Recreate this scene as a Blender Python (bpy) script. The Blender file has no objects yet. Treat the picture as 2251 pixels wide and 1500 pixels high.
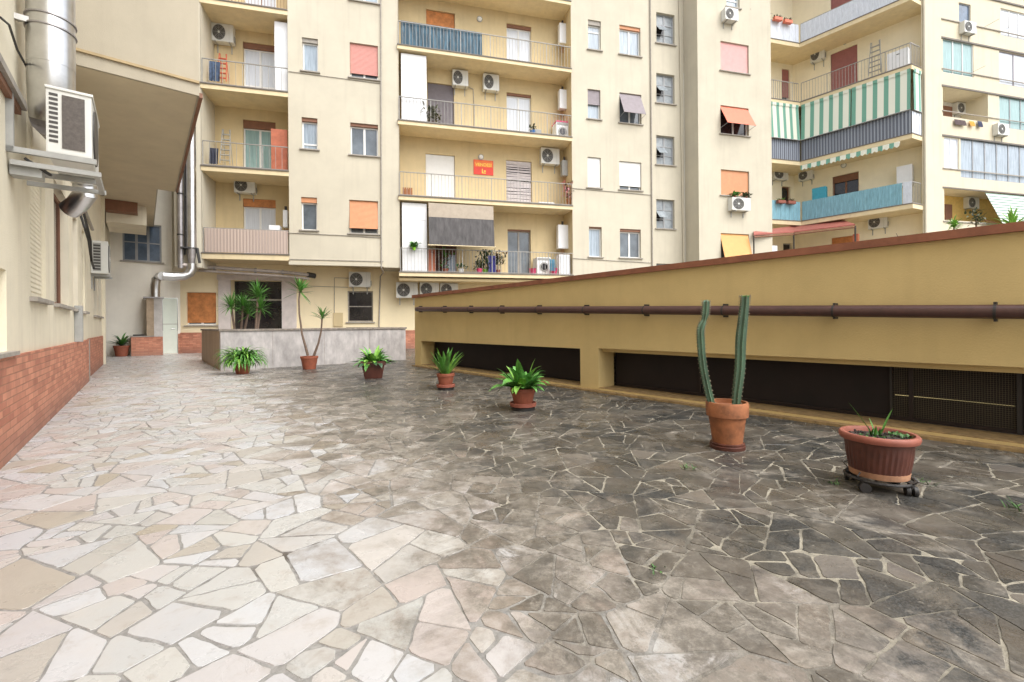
import bpy, bmesh, math, random
from mathutils import Vector, Matrix
random.seed(7)
R = math.radians
scn = bpy.context.scene
COL = scn.collection
# ------------------------------------------------------------------ camera, sky, sun, exposure
EYE = 1.05
cam = bpy.data.cameras.new('camera'); camo = bpy.data.objects.new('camera', cam); COL.objects.link(camo)
camo.location = (0, 0, EYE); camo.rotation_euler = (R(90), R(.5), 0)
cam.lens = 15.99; cam.sensor_width = 36; cam.shift_y = -.016; cam.clip_start = .02; cam.clip_end = 500
scn.camera = camo
w = bpy.data.worlds.new('World'); scn.world = w; w.use_nodes = True
nt = w.node_tree; bg = nt.nodes['Background']
sky = nt.nodes.new('ShaderNodeTexSky'); sky.sky_type = 'NISHITA'; sky.sun_disc = False
SUN_EL, SUN_AZ = 55, 132      # azimuth: compass style, direction the light comes from (0 = +Y, 90 = +X)
sky.sun_elevation = R(SUN_EL); sky.sun_rotation = R(SUN_AZ); sky.dust_density = 4; sky.ozone_density = .6
hs = nt.nodes.new('ShaderNodeHueSaturation'); hs.inputs['Saturation'].default_value = .25
nt.links.new(sky.outputs[0], hs.inputs['Color']); nt.links.new(hs.outputs[0], bg.inputs[0])
bg.inputs[1].default_value = .15
sl = bpy.data.lights.new('sun', 'SUN'); sl.energy = .75; sl.angle = R(70); sl.color = (1, 1, 1)
so = bpy.data.objects.new('sun', sl); COL.objects.link(so)
az = R(SUN_AZ); el = R(SUN_EL)
dirv = Vector((math.sin(az)*math.cos(el), math.cos(az)*math.cos(el), math.sin(el)))
so.rotation_euler = dirv.to_track_quat('Z', 'Y').to_euler(); so.location = (0, -5, 30)
scn.view_settings.view_transform = 'Standard'; scn.view_settings.look = 'None'
scn.view_settings.exposure = 1.2; scn.view_settings.gamma = 1
scn.cycles.max_bounces = 8; scn.cycles.diffuse_bounces = 5

# ------------------------------------------------------------------ measuring: a photo point laid on a known plane
FPX, CX, HY, RHO = 1000., 1125.5, 714., R(.5)
def ray(x, y):
    a = (x-CX)/FPX; b = (HY-y)/FPX; c, s = math.cos(RHO), math.sin(RHO)
    return a*c+b*s, -a*s+b*c
def gnd(x, y, z=0.):
    rx, rz = ray(x, y); t = (z-EYE)/rz
    return Vector((t*rx, t, z))
class Fr:
    def __init__(s, O, e):
        s.O = Vector((O[0], O[1])); s.e = Vector(e).normalized(); s.o = Vector((s.e.y, -s.e.x))
        s.rot = math.atan2(s.e.y, s.e.x)
    def P(s, a, d, z):
        p = s.O + s.e*a + s.o*d; return Vector((p.x, p.y, z))
    def px(s, x, y, d=0.):
        rx, rz = ray(x, y); t = (d + s.O.dot(s.o))/(rx*s.o.x + s.o.y)
        p = Vector((t*rx, t)) - s.O
        return p.dot(s.e), EYE+t*rz
    def at(s, x, y, d=0.):
        a, z = s.px(x, y, d); return s.P(a, d, z)
U = Vector((-.6303, .7763)); V = Vector((.7763, .6303))
FF = Fr((0, 20.31), (.9683, .2499)); G = -1.46; E = 1.06
FL = Fr(V*-.86, U)                       # left wall, s = u
FR = Fr(V*5.47, -U)                      # garage wall, s = -u
FU = Fr(V*27.2, -U)                      # wing balconies
def FP(u): return Fr(U*u, V)
FW = FP(22.7)
def uv(u, v, z=0.): p = U*u+V*v; return Vector((p.x, p.y, z))
FW0 = Fr((0, 0), (1, 0))

# ------------------------------------------------------------------ mesh helpers
class MB:
    def __init__(s): s.v = []; s.f = []
    def add(s, vs, fs):
        n = len(s.v); s.v += [Vector(p) for p in vs]; s.f += [[i+n for i in f] for f in fs]; return s
    def quad(s, *p): return s.add(p, [range(len(p))])
    def hexa(s, p):
        return s.add(p, [(0,3,2,1),(4,5,6,7),(0,1,5,4),(1,2,6,5),(2,3,7,6),(3,0,4,7)])
    def box(s, F, s0, s1, d0, d1, z0, z1):
        if s0 > s1: s0, s1 = s1, s0
        if d0 > d1: d0, d1 = d1, d0
        if z0 > z1: z0, z1 = z1, z0
        q = [F.P(a, d, z) for z in (z0, z1) for a, d in ((s0,d1),(s1,d1),(s1,d0),(s0,d0))]
        return s.hexa(q)
    def tube(s, pts, r, n=8, cap=True, ribs=0, rd=.25):
        pts = [Vector(p) for p in pts]; rs = r if isinstance(r, (list, tuple)) else [r]*len(pts)
        b = len(s.v); up = None
        for i, p in enumerate(pts):
            t = (pts[min(i+1, len(pts)-1)]-pts[max(i-1, 0)]).normalized()
            if up is None:
                up = Vector((0, 0, 1)) if abs(t.z) < .9 else Vector((1, 0, 0))
            x = (up - t*up.dot(t)).normalized(); y = t.cross(x); up = x
            for k in range(n):
                a = 2*math.pi*k/n; q = rs[i]*(1-rd*(k % 2) if ribs else 1)
                s.v.append(p + x*math.cos(a)*q + y*math.sin(a)*q)
        for i in range(len(pts)-1):
            for k in range(n):
                s.f.append([b+i*n+k, b+i*n+(k+1) % n, b+(i+1)*n+(k+1) % n, b+(i+1)*n+k])
        if cap:
            s.f.append([b+k for k in range(n)][::-1]); s.f.append([b+(len(pts)-1)*n+k for k in range(n)])
        return s
    def lathe(s, c, prof, n=28, sq=False, flute=None):
        c = Vector(c); b = len(s.v)
        for r, z in prof:
            for k in range(n):
                a = 2*math.pi*(k+.5)/n; q = r
                if flute and flute[0] < z < flute[1]: q *= 1-.025*(k % 2)
                s.v.append(c+Vector((math.cos(a)*q, math.sin(a)*q, z)))
        for i in range(len(prof)-1):
            for k in range(n):
                s.f.append([b+i*n+k, b+i*n+(k+1) % n, b+(i+1)*n+(k+1) % n, b+(i+1)*n+k])
        s.f.append([b+k for k in range(n)][::-1]); s.f.append([b+(len(prof)-1)*n+k for k in range(n)])
        return s
    def leaf(s, base, azi, elev, L, wd, droop=.8, n=5, fold=.25, twist=0.):
        base = Vector(base); p = base.copy(); b = len(s.v)
        side = Vector((-math.sin(azi), math.cos(azi), twist)).normalized(); e = elev
        for i in range(n+1):
            t = i/n
            wv = wd*.5*(math.sin(math.pi*min(1, .15+.85*t))**.7 if t < 1 else .02)
            d = Vector((math.cos(azi)*math.cos(e), math.sin(azi)*math.cos(e), math.sin(e)))
            nrm = side.cross(d).normalized()
            s.v += [p+side*wv+nrm*-fold*wv, p.copy(), p-side*wv+nrm*-fold*wv]
            p = p+d*(L/n); e -= droop/n*(.5+t)
        for i in range(n):
            q = b+3*i
            s.f += [[q, q+1, q+4, q+3], [q+1, q+2, q+5, q+4]]
        return s
    def build(s, name, m, parent=None, smooth=False, bevel=0., own=False):
        me = bpy.data.meshes.new(name); off = Vector((0, 0, 0))
        if parent is not None:
            r = parent
            while r.parent: r = r.parent
            off = r.location.copy()
        o = bpy.data.objects.new(name, me); COL.objects.link(o)
        if own:
            xs = [p.x for p in s.v]; ys = [p.y for p in s.v]; zs = [p.z for p in s.v]
            off = Vector(((min(xs)+max(xs))/2, (min(ys)+max(ys))/2, min(zs))); o.location = off
        me.from_pydata([p-off for p in s.v], [], [list(f) for f in s.f]); me.update()
        bm = bmesh.new(); bm.from_mesh(me)
        bmesh.ops.recalc_face_normals(bm, faces=bm.faces)
        if bevel:
            bmesh.ops.bevel(bm, geom=list(bm.edges), offset=bevel, segments=2, affect='EDGES', profile=.7)
        bm.to_mesh(me); bm.free()
        me.materials.append(m)
        if smooth:
            me.polygons.foreach_set('use_smooth', [True]*len(me.polygons))
            try: me.set_sharp_from_angle(angle=R(40))
            except Exception: pass
        if parent is not None: o.parent = parent
        return o
def tag(o, label, cat, group=None):
    o['label'] = label; o['category'] = cat
    if group: o['group'] = group
    return o
def struct(o): o['kind'] = 'structure'; return o
def thing(name, label, cat, loc=(0, 0, 0), group=None):
    o = bpy.data.objects.new(name, None); COL.objects.link(o); o.location = loc; o.empty_display_size = .2
    return tag(o, label, cat, group)
def dup(o, loc=None, rot=None, label=None, scale=None, parent=None):
    c = o.copy(); COL.objects.link(c)
    if parent: c.parent = parent
    if loc is not None: c.location = loc
    if rot is not None: c.rotation_euler = (0, 0, rot)
    if scale is not None: c.scale = scale if isinstance(scale, tuple) else (scale,)*3
    if label: c['label'] = label
    for ch in list(o.children): dup(ch, parent=c)
    return c

# ------------------------------------------------------------------ materials
def lin(r, g, b, k=1.):
    f = lambda c: ((c/255)/12.92 if c/255 <= .04045 else ((c/255+.055)/1.055)**2.4)*k
    return (f(r), f(g), f(b), 1)
MC = {}
def M(name, c, rough=.7, metal=0., noise=.12, nscale=6., bump=0., bscale=60., streak=0., spec=None, em=0., stretch=(1, 1, 1)):
    if name in MC: return MC[name]
    m = bpy.data.materials.new(name); m.use_nodes = True; n = m.node_tree.nodes; L = m.node_tree.links
    p = n['Principled BSDF']; p.inputs['Roughness'].default_value = rough; p.inputs['Metallic'].default_value = metal
    if spec is not None: p.inputs['Specular IOR Level'].default_value = spec
    tc = n.new('ShaderNodeTexCoord'); mp = n.new('ShaderNodeMapping'); mp.inputs['Scale'].default_value = stretch
    L.new(tc.outputs['Object'], mp.inputs[0])
    nz = n.new('ShaderNodeTexNoise'); nz.inputs['Scale'].default_value = nscale; nz.inputs['Detail'].default_value = 6
    nz.inputs['Roughness'].default_value = .65
    L.new(mp.outputs[0], nz.inputs[0])
    mr = n.new('ShaderNodeMapRange'); mr.inputs[1].default_value = .3; mr.inputs[2].default_value = .7
    mr.inputs[3].default_value = 1-noise; mr.inputs[4].default_value = 1+noise
    L.new(nz.outputs[0], mr.inputs[0])
    mx = n.new('ShaderNodeVectorMath'); mx.operation = 'SCALE'; mx.inputs[0].default_value = c[:3]
    L.new(mr.outputs[0], mx.inputs['Scale']); out = mx.outputs[0]
    if streak:
        m2 = n.new('ShaderNodeMapping'); m2.inputs['Scale'].default_value = (3.2, 3.2, .22); L.new(tc.outputs['Object'], m2.inputs[0])
        n2 = n.new('ShaderNodeTexNoise'); n2.inputs['Scale'].default_value = 1.6; n2.inputs['Detail'].default_value = 7; L.new(m2.outputs[0], n2.inputs[0])
        r2 = n.new('ShaderNodeMapRange'); r2.inputs[1].default_value = .52; r2.inputs[2].default_value = .8
        r2.inputs[3].default_value = 0; r2.inputs[4].default_value = streak; L.new(n2.outputs[0], r2.inputs[0])
        mm = n.new('ShaderNodeMix'); mm.data_type = 'RGBA'; L.new(r2.outputs[0], mm.inputs[0]); L.new(out, mm.inputs[6])
        mm.inputs[7].default_value = (c[0]*.45, c[1]*.42, c[2]*.42, 1); out = mm.outputs[2]
    L.new(out, p.inputs['Base Color'])
    if bump:
        n3 = n.new('ShaderNodeTexNoise'); n3.inputs['Scale'].default_value = bscale; n3.inputs['Detail'].default_value = 4; L.new(tc.outputs['Object'], n3.inputs[0])
        bp = n.new('ShaderNodeBump'); bp.inputs['Strength'].default_value = bump; bp.inputs['Distance'].default_value = .01
        L.new(n3.outputs[0], bp.inputs['Height']); L.new(bp.outputs[0], p.inputs['Normal'])
    if em:
        p.inputs['Emission Color'].default_value = c; p.inputs['Emission Strength'].default_value = em
    MC[name] = m; return m
def striped(name, c1, c2, e, period, duty=.5, axis='s', wobble=0.):
    if name in MC: return MC[name]
    m = M(name, c1, .8); n = m.node_tree.nodes; L = m.node_tree.links; p = n['Principled BSDF']
    tc = n.new('ShaderNodeTexCoord')
    dt = n.new('ShaderNodeVectorMath'); dt.operation = 'DOT_PRODUCT'; L.new(tc.outputs['Object'], dt.inputs[0])
    dt.inputs[1].default_value = (e[0], e[1], 0) if axis == 's' else (0, 0, 1)
    mu = n.new('ShaderNodeMath'); mu.operation = 'MULTIPLY'; L.new(dt.outputs['Value'], mu.inputs[0]); mu.inputs[1].default_value = 1/period
    fr = n.new('ShaderNodeMath'); fr.operation = 'FRACT'; L.new(mu.outputs[0], fr.inputs[0])
    lt = n.new('ShaderNodeMath'); lt.operation = 'LESS_THAN'; L.new(fr.outputs[0], lt.inputs[0]); lt.inputs[1].default_value = duty
    mm = n.new('ShaderNodeMix'); mm.data_type = 'RGBA'; L.new(lt.outputs[0], mm.inputs[0]); mm.inputs[6].default_value = c2; mm.inputs[7].default_value = c1
    L.new(mm.outputs[2], p.inputs['Base Color']); return m
def brick(name, e):
    m = M(name, lin(190, 120, 90), .85); n = m.node_tree.nodes; L = m.node_tree.links; p = n['Principled BSDF']
    tc = n.new('ShaderNodeTexCoord'); sp = n.new('ShaderNodeSeparateXYZ'); L.new(tc.outputs['Object'], sp.inputs[0])
    dt = n.new('ShaderNodeVectorMath'); dt.operation = 'DOT_PRODUCT'; L.new(tc.outputs['Object'], dt.inputs[0]); dt.inputs[1].default_value = (e[0], e[1], 0)
    cb = n.new('ShaderNodeCombineXYZ'); L.new(dt.outputs['Value'], cb.inputs[0]); L.new(sp.outputs[2], cb.inputs[1])
    b = n.new('ShaderNodeTexBrick'); L.new(cb.outputs[0], b.inputs[0])
    b.inputs['Color1'].default_value = lin(214, 148, 120, .88); b.inputs['Color2'].default_value = lin(178, 112, 90, .85)
    b.inputs['Mortar'].default_value = lin(176, 126, 100, .85); b.inputs['Scale'].default_value = 1
    b.inputs['Mortar Size'].default_value = .006; b.inputs['Brick Width'].default_value = .25; b.inputs['Row Height'].default_value = .062
    b.inputs['Mortar Smooth'].default_value = .3; b.inputs['Bias'].default_value = -.2
    nz = n.new('ShaderNodeTexNoise'); nz.inputs['Scale'].default_value = 5; nz.inputs['Detail'].default_value = 8; L.new(tc.outputs['Object'], nz.inputs[0])
    mr = n.new('ShaderNodeMapRange'); mr.inputs[1].default_value = .3; mr.inputs[2].default_value = .75; mr.inputs[3].default_value = 1.12; mr.inputs[4].default_value = .78
    L.new(nz.outputs[0], mr.inputs[0])
    # splash-back dirt rising from the paving
    dr = n.new('ShaderNodeMapRange'); dr.inputs[1].default_value = 0; dr.inputs[2].default_value = .3; dr.inputs[3].default_value = .45; dr.inputs[4].default_value = 0
    ad = n.new('ShaderNodeMath'); ad.operation = 'ADD'; L.new(sp.outputs[2], ad.inputs[0])
    ns = n.new('ShaderNodeMath'); ns.operation = 'MULTIPLY_ADD'; L.new(nz.outputs[0], ns.inputs[0]); ns.inputs[1].default_value = .5; ns.inputs[2].default_value = -.25
    L.new(ns.outputs[0], ad.inputs[1]); L.new(ad.outputs[0], dr.inputs[0])
    sc = n.new('ShaderNodeVectorMath'); sc.operation = 'SCALE'; L.new(b.outputs[0], sc.inputs[0]); L.new(mr.outputs[0], sc.inputs['Scale'])
    mm = n.new('ShaderNodeMix'); mm.data_type = 'RGBA'; L.new(dr.outputs[0], mm.inputs[0]); L.new(sc.outputs[0], mm.inputs[6]); mm.inputs[7].default_value = lin(128, 112, 104, .7)
    L.new(mm.outputs[2], p.inputs['Base Color'])
    bp = n.new('ShaderNodeBump'); bp.inputs['Strength'].default_value = .5; bp.inputs['Distance'].default_value = .004; bp.invert = True
    L.new(b.outputs['Fac'], bp.inputs['Height']); L.new(bp.outputs[0], p.inputs['Normal'])
    return m
stucco = M('cream_stucco', (.55, .505, .40, 1), .9, noise=.07, nscale=.8, bump=.25, bscale=90, streak=.17)
stucco_in = M('loggia_stucco', (.61, .49, .285, 1), .9, noise=.08, nscale=1.2, bump=.2, bscale=90, streak=.2)  # yellower than the bays: interreflected light put into the colour
overh = M('overhang_render', (.43, .385, .30, 1), .9, noise=.06, nscale=1.6, bump=.3, bscale=80, streak=.14)  # darker copy of the left stucco, offsetting strong sun on the overhang
wing_st = M('wing_stucco', (.86, .78, .58, 1), .9, noise=.05, nscale=1.5, streak=.08)  # brighter copy of the cream stucco, making up for shade on the wing
stucco_gr = M('ground_floor_stucco', (.86, .74, .50, 1), .9, noise=.05, nscale=1.5, bump=.2, bscale=90, streak=.1)  # ground floor copy of the stucco, lightened to offset its shade
stucco_far = M('pale_stucco', (.66, .59, .44, 1), .9, noise=.05, nscale=1., streak=.2)
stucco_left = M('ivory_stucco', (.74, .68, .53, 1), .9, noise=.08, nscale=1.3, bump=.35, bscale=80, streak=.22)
ochre = M('ochre_render', (.60, .455, .205, 1), .85, noise=.09, nscale=.9, bump=.3, bscale=70, streak=.13)
ochre_sill = M('stained_ochre_render', (.28, .185, .08, 1), .85, noise=.4, nscale=14, bump=.4, bscale=50)
terra = M('terracotta_coping', (.25, .095, .05, 1), .75, noise=.25, nscale=5, bump=.2)
slabm = M('slab_edge', (.72, .60, .38, 1), .85, noise=.08, nscale=3, streak=.15)
drip = M('dark_drip_edge', (.16, .14, .12, 1), .7)
railm = M('railing_paint', (.30, .29, .27, 1), .5, noise=.2)
white = M('white_paint', (.78, .79, .80, 1), .4, noise=.03)
pvc = M('white_window_frame', (.76, .76, .74, 1), .35, noise=.03)
glass = M('window_glass', (.10, .12, .14, 1), .04, noise=.5, nscale=1.2, spec=.8)
glassb = M('curtained_glass', (.30, .36, .42, 1), .06, noise=.35, nscale=2.5, spec=.7, stretch=(6, 6, .4))
glassd = M('dark_glass', (.018, .015, .017, 1), .08, noise=.5, nscale=3)
glassg = M('green_curtain_glass', (.28, .42, .42, 1), .1, noise=.25, nscale=4, stretch=(8, 8, .3))
weedc = M('dull_green_leaf', (.05, .13, .025, 1), .6, noise=.5, nscale=20)
glassw = M('white_curtain_glass', (.62, .66, .72, 1), .15, noise=.12, nscale=4, stretch=(8, 8, .3))
glassblue = M('blue_grey_wired_glass', (.09, .13, .19, 1), .15, noise=.4, nscale=2)
stairglass = M('stair_glass', (.28, .31, .33, 1), .2, noise=.3, nscale=3)
greyf = M('grey_metal_frame', (.32, .33, .34, 1), .5)
sillm = M('grey_sill_stone', (.34, .31, .27, 1), .8, noise=.2, nscale=9)
brown = M('brown_shutter_box', (.22, .10, .055, 1), .6)
pink = M('pink_shutter', (.56, .25, .21, 1), .6, noise=.06)
pinkl = M('light_pink_shutter', (.68, .36, .34, 1), .6, noise=.06)
orange = M('orange_shutter', (.60, .27, .13, 1), .6, noise=.08)
orange2 = M('faded_orange_shutter', (.50, .20, .065, 1), .65, noise=.35, nscale=4)
yellowo = M('yellow_orange_shutter', (.72, .37, .13, 1), .6, noise=.05)
red = M('red_shutter', (.72, .20, .12, 1), .6, noise=.05)
whitesh = M('white_shutter', (.74, .74, .72, 1), .5, noise=.03)
greysh = M('grey_shutter', (.16, .14, .15, 1), .6, noise=.1)
mauve = M('grey_mauve_shutter', (.27, .235, .25, 1), .6, noise=.1)
maroon = M('maroon_shutter', (.33, .13, .12, 1), .6, noise=.1)
acw = M('ac_casing', (.66, .66, .62, 1), .45, noise=.06, nscale=5)
acd = M('ac_dark_grille', (.055, .05, .045, 1), .5)
acg = M('ac_grey_plastic', (.34, .34, .32, 1), .5)
steel = M('galvanised_duct', (.62, .62, .62, 1), .3, 1., noise=.18, nscale=3, bump=.12, bscale=4)
steeld = M('weathered_duct', (.36, .34, .34, 1), .4, .7, noise=.3, nscale=4)
chan = M('taupe_trunking', (.42, .37, .34, 1), .5, .2, noise=.2, nscale=3)
black = M('black_metal', (.025, .023, .022, 1), .5)
pipebr = M('brown_pipe', (.075, .035, .03, 1), .35, noise=.2, nscale=9)
marble = M('streaked_marble', (.42, .395, .38, 1), .5, noise=.3, nscale=2.4, streak=.6, stretch=(2.5, 2.5, 1.1))
marbleb = M('brown_stained_marble', (.36, .27, .18, 1), .6, noise=.2, nscale=2, streak=.6, stretch=(3, 3, .4))
marblecap = M('weathered_marble_cap', (.22, .19, .16, 1), .7, noise=.5, nscale=12)
pilaster = M('pinkish_marble', (.60, .54, .51, 1), .45, noise=.14, nscale=3)
plast = M('stained_plaster', (.52, .49, .46, 1), .85, noise=.18, nscale=4)
plastb = M('brown_stained_plaster', (.42, .32, .22, 1), .85, noise=.3, nscale=3)
doorm = M('pale_green_door', (.74, .80, .70, 1), .4, noise=.03)
terrap = M('terracotta_pot', (.26, .075, .038, 1), .7, noise=.2, nscale=12)
terrao = M('orange_terracotta_pot', (.28, .105, .042, 1), .75, noise=.45, nscale=9, bump=.2)
terrad = M('dark_terracotta_pot', (.085, .026, .016, 1), .5, noise=.35, nscale=8)
terrar = M('pot_rim', (.27, .085, .055, 1), .6, noise=.2, nscale=14)
soil = M('soil', (.035, .025, .02, 1), .95, noise=.6, nscale=40, bump=1., bscale=70)
leafg = M('leaf_green', (.08, .23, .035, 1), .45, noise=.45, nscale=9)
leafd = M('dark_leaf', (.03, .085, .03, 1), .5, noise=.5, nscale=6)
leafl = M('light_leaf', (.17, .36, .05, 1), .45, noise=.35, nscale=10)
leafv = M('variegated_leaf', (.10, .27, .06, 1), .45, noise=.55, nscale=26)
stemm = M('grey_brown_stem', (.16, .11, .08, 1), .8, noise=.3, nscale=30)
cactm = M('cactus_skin', (.06, .11, .065, 1), .6, noise=.45, nscale=7, stretch=(1, 1, .5))
cactt = M('young_cactus_skin', (.09, .22, .05, 1), .6, noise=.2, nscale=12)
woodm = M('varnished_wood', (.34, .13, .04, 1), .6, noise=.3, nscale=6)
bluecl = M('blue_plastic', (.05, .18, .45, 1), .5)
greencl = M('green_plastic', (.25, .60, .03, 1), .5)
pinkcl = M('magenta_plastic', (.62, .06, .16, 1), .5)
flower = M('pink_flowers', (.75, .30, .33, 1), .6, noise=.3, nscale=20)

# ------------------------------------------------------------------ paving
def build_ground():
    m = bpy.data.materials.new('mortar_ground'); m.use_nodes = True
    s = bpy.data.materials.new('crazy_paving_stone'); s.use_nodes = True
    for mt, stone in ((m, False), (s, True)):
        n = mt.node_tree.nodes; L = mt.node_tree.links; p = n['Principled BSDF']
        tc = n.new('ShaderNodeTexCoord'); pos = tc.outputs['Object']
        def math_(op, a, b=None, c=None, clamp=False):
            q = n.new('ShaderNodeMath'); q.operation = op; q.use_clamp = clamp
            for i, z in enumerate((a, b, c)):
                if z is None: continue
                if isinstance(z, (int, float)): q.inputs[i].default_value = z
                else: L.new(z, q.inputs[i])
            return q.outputs[0]
        def noise(scale, det=6, rough=.6, dist=0.):
            q = n.new('ShaderNodeTexNoise'); q.inputs['Scale'].default_value = scale; q.inputs['Detail'].default_value = det
            q.inputs['Roughness'].default_value = rough; q.inputs['Distortion'].default_value = dist; L.new(pos, q.inputs[0]); return q.outputs[0]
        def dot(vec):
            q = n.new('ShaderNodeVectorMath'); q.operation = 'DOT_PRODUCT'; L.new(pos, q.inputs[0]); q.inputs[1].default_value = (vec.x, vec.y, 0); return q.outputs['Value']
        def rng(x, a, b, c=0., d=1., smooth=True):
            q = n.new('ShaderNodeMapRange'); q.interpolation_type = 'SMOOTHSTEP' if smooth else 'LINEAR'
            L.new(x, q.inputs[0]); q.inputs[1].default_value = a; q.inputs[2].default_value = b; q.inputs[3].default_value = c; q.inputs[4].default_value = d; return q.outputs[0]
        def mix(f, a, b):
            q = n.new('ShaderNodeMix'); q.data_type = 'RGBA'
            if isinstance(f, float): q.inputs[0].default_value = f
            else: L.new(f, q.inputs[0])
            for i, z in ((6, a), (7, b)):
                if isinstance(z, tuple): q.inputs[i].default_value = z
                else: L.new(z, q.inputs[i])
            return q.outputs[2]
        u, v = dot(U), dot(V)
        thr = math_('MINIMUM', math_('MULTIPLY_ADD', u, .10, 1.36), 2.3)
        big = noise(.9, 3); mid = noise(4, 6, .65, .4); fine = noise(28, 6, .7)
        x = math_('SUBTRACT', v, thr)
        x = math_('ADD', x, math_('MULTIPLY_ADD', big, 1.6, -.8))
        x = math_('ADD', x, math_('MULTIPLY_ADD', mid, 1.7, -.85))
        x0_ = x
        if stone:                         # every slab has taken the dirt differently
            at = n.new('ShaderNodeAttribute'); at.attribute_name = 'stone'; sep = n.new('ShaderNodeSeparateColor'); L.new(at.outputs['Color'], sep.inputs[0])
            own = math_('MULTIPLY_ADD', sep.outputs[1], .9, -.45); x = math_('ADD', x, own)
        x = math_('ADD', x, math_('MULTIPLY_ADD', noise(11, 8, .75, .3), 1.3, -.65))
        dirt = rng(x, -.45, .35)
        tanz = rng(x, -1.05, .0)
        grime = rng(noise(1.7, 5, .6, .3), .42, .66)
        speck = noise(150, 3, .6)
        # thin film of light dirt lying over stones and joints alike
        film = math_('MULTIPLY', math_('MULTIPLY', rng(noise(1.9, 12, .78, .9), .50, .61), rng(x, -1.2, -.2)), .8)
        band = math_('MULTIPLY', rng(x0_, -1.0, -.15), rng(x0_, -.05, .7, 1., 0.))
        band = math_('MULTIPLY', band, rng(noise(3.1, 12, .8, 1.), .43, .54, .0, .85))
        film = math_('MAXIMUM', film, band)
        filmc = mix(rng(noise(8, 12, .8), .40, .64), (.11, .098, .08, 1), (.34, .31, .265, 1))
        filmc = mix(rng(speck, .42, .6, 0, .35), filmc, (.07, .06, .05, 1))
        if stone:
            cr = n.new('ShaderNodeValToRGB'); L.new(sep.outputs[0], cr.inputs[0]); el_ = cr.color_ramp.elements
            stops = [(0, (.445,.45,.44)), (.2,(.46,.455,.425)), (.36,(.46,.415,.39)), (.5,(.50,.515,.525)), (.64,(.42,.365,.335)), (.78,(.47,.485,.505)), (.95,(.37,.33,.265)), (1,(.43,.435,.415))]
            el_[0].position = 0; el_[0].color = (*stops[0][1], 1); el_[1].position = 1; el_[1].color = (*stops[-1][1], 1)
            for ps, c in stops[1:-1]:
                e_ = el_.new(ps); e_.color = (*c, 1)
            pale = mix(rng(mid, .45, .8, 0, .3), cr.outputs[0], (.50, .44, .37, 1))
            pale = mix(rng(noise(9, 7, .7, .4), .52, .72, 0, .55), pale, (.34, .30, .26, 1))
            pale = mix(rng(fine, .58, .75, 0, .4), pale, (.38, .34, .30, 1))
            blot = rng(noise(2.6, 8, .75, .6), .56, .68)
            pale = mix(math_('MULTIPLY', blot, rng(speck, .35, .65, .15, .6)), pale, (.20, .19, .18, 1))
            pale = mix(math_('MULTIPLY', tanz, .72), pale, (.20, .15, .105, 1))
            dk = mix(rng(speck, .45, .58), (.014, .016, .016, 1), (.066, .067, .065, 1))
            dk = mix(rng(sep.outputs[1], .3, 1., 0, .5), dk, (.085, .075, .058, 1))
            smear = rng(noise(2.3, 9, .72, .8), .46, .64)
            dk = mix(math_('MULTIPLY', grime, .5), dk, (.13, .105, .08, 1))
            dk = mix(math_('MULTIPLY', smear, .5), dk, (.16, .145, .12, 1))
            dk = mix(rng(fine, .60, .72, 0, .55), dk, (.30, .27, .22, 1))
            # a few stones keep their pale face
            keep = math_('MULTIPLY', rng(sep.outputs[2], .93, .95), .35)
            dirt2 = math_('MULTIPLY', dirt, math_('SUBTRACT', 1., keep))
            colr = mix(film, mix(dirt2, pale, dk), filmc)
            L.new(colr, p.inputs['Base Color'])
            L.new(rng(mid, .3, .7, .2, .5), p.inputs['Roughness'])
            bp = n.new('ShaderNodeBump'); bp.inputs['Strength'].default_value = .35; bp.inputs['Distance'].default_value = .006
            L.new(math_('ADD', fine, math_('MULTIPLY', speck, .25)), bp.inputs['Height']); L.new(bp.outputs[0], p.inputs['Normal'])
        else:
            a = mix(rng(fine, .35, .7), (.30, .29, .27, 1), (.18, .175, .165, 1))
            a = mix(rng(noise(1.6, 8, .7, .5), .55, .66, 0, .85), a, (.07, .055, .04, 1))
            b = mix(rng(noise(3.3, 9, .7), .38, .62), (.32, .29, .225, 1), (.10, .09, .07, 1))
            colr = mix(film, mix(dirt, a, b), filmc)
            L.new(colr, p.inputs['Base Color']); p.inputs['Roughness'].default_value = .85
            bp = n.new('ShaderNodeBump'); bp.inputs['Strength'].default_value = .6; bp.inputs['Distance'].default_value = .008
            L.new(fine, bp.inputs['Height']); L.new(bp.outputs[0], p.inputs['Normal'])
    g = MB().quad((-150, -150, 0), (150, -150, 0), (150, 150, 0), (-150, 150, 0)).build('ground', m); struct(g)
    # crazy paving: irregular cells, some broken again, each with its own tint
    rd = random.Random(3)
    def clip(poly, a, b, c):          # keep a*x+b*y<=c
        out = []
        for i in range(len(poly)):
            p, q = poly[i], poly[(i+1) % len(poly)]
            fp, fq = a*p[0]+b*p[1]-c, a*q[0]+b*q[1]-c
            if fp <= 0: out.append(p)
            if (fp < 0 < fq) or (fq < 0 < fp):
                t = fp/(fp-fq); out.append((p[0]+(q[0]-p[0])*t, p[1]+(q[1]-p[1])*t))
        return out
    def area(p): return abs(sum(p[i][0]*p[(i+1) % len(p)][1]-p[(i+1) % len(p)][0]*p[i][1] for i in range(len(p))))/2
    pu, pv = .46, .40
    u0, u1, v0, v1 = -2., 23.4, -1.2, 9.6
    nu, nv = int((u1-u0)/pu), int((v1-v0)/pv)
    seed = {}
    for i in range(-2, nu+3):
        for j in range(-2, nv+3):
            seed[i, j] = (u0+(i+.5+rd.uniform(-.52, .52)+.5*(j % 2))*pu, v0+(j+.5+rd.uniform(-.52, .52))*pv)
    for k in list(seed):              # drop some seeds so a few stones come out large
        if rd.random() < .04: seed[k] = None
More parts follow.
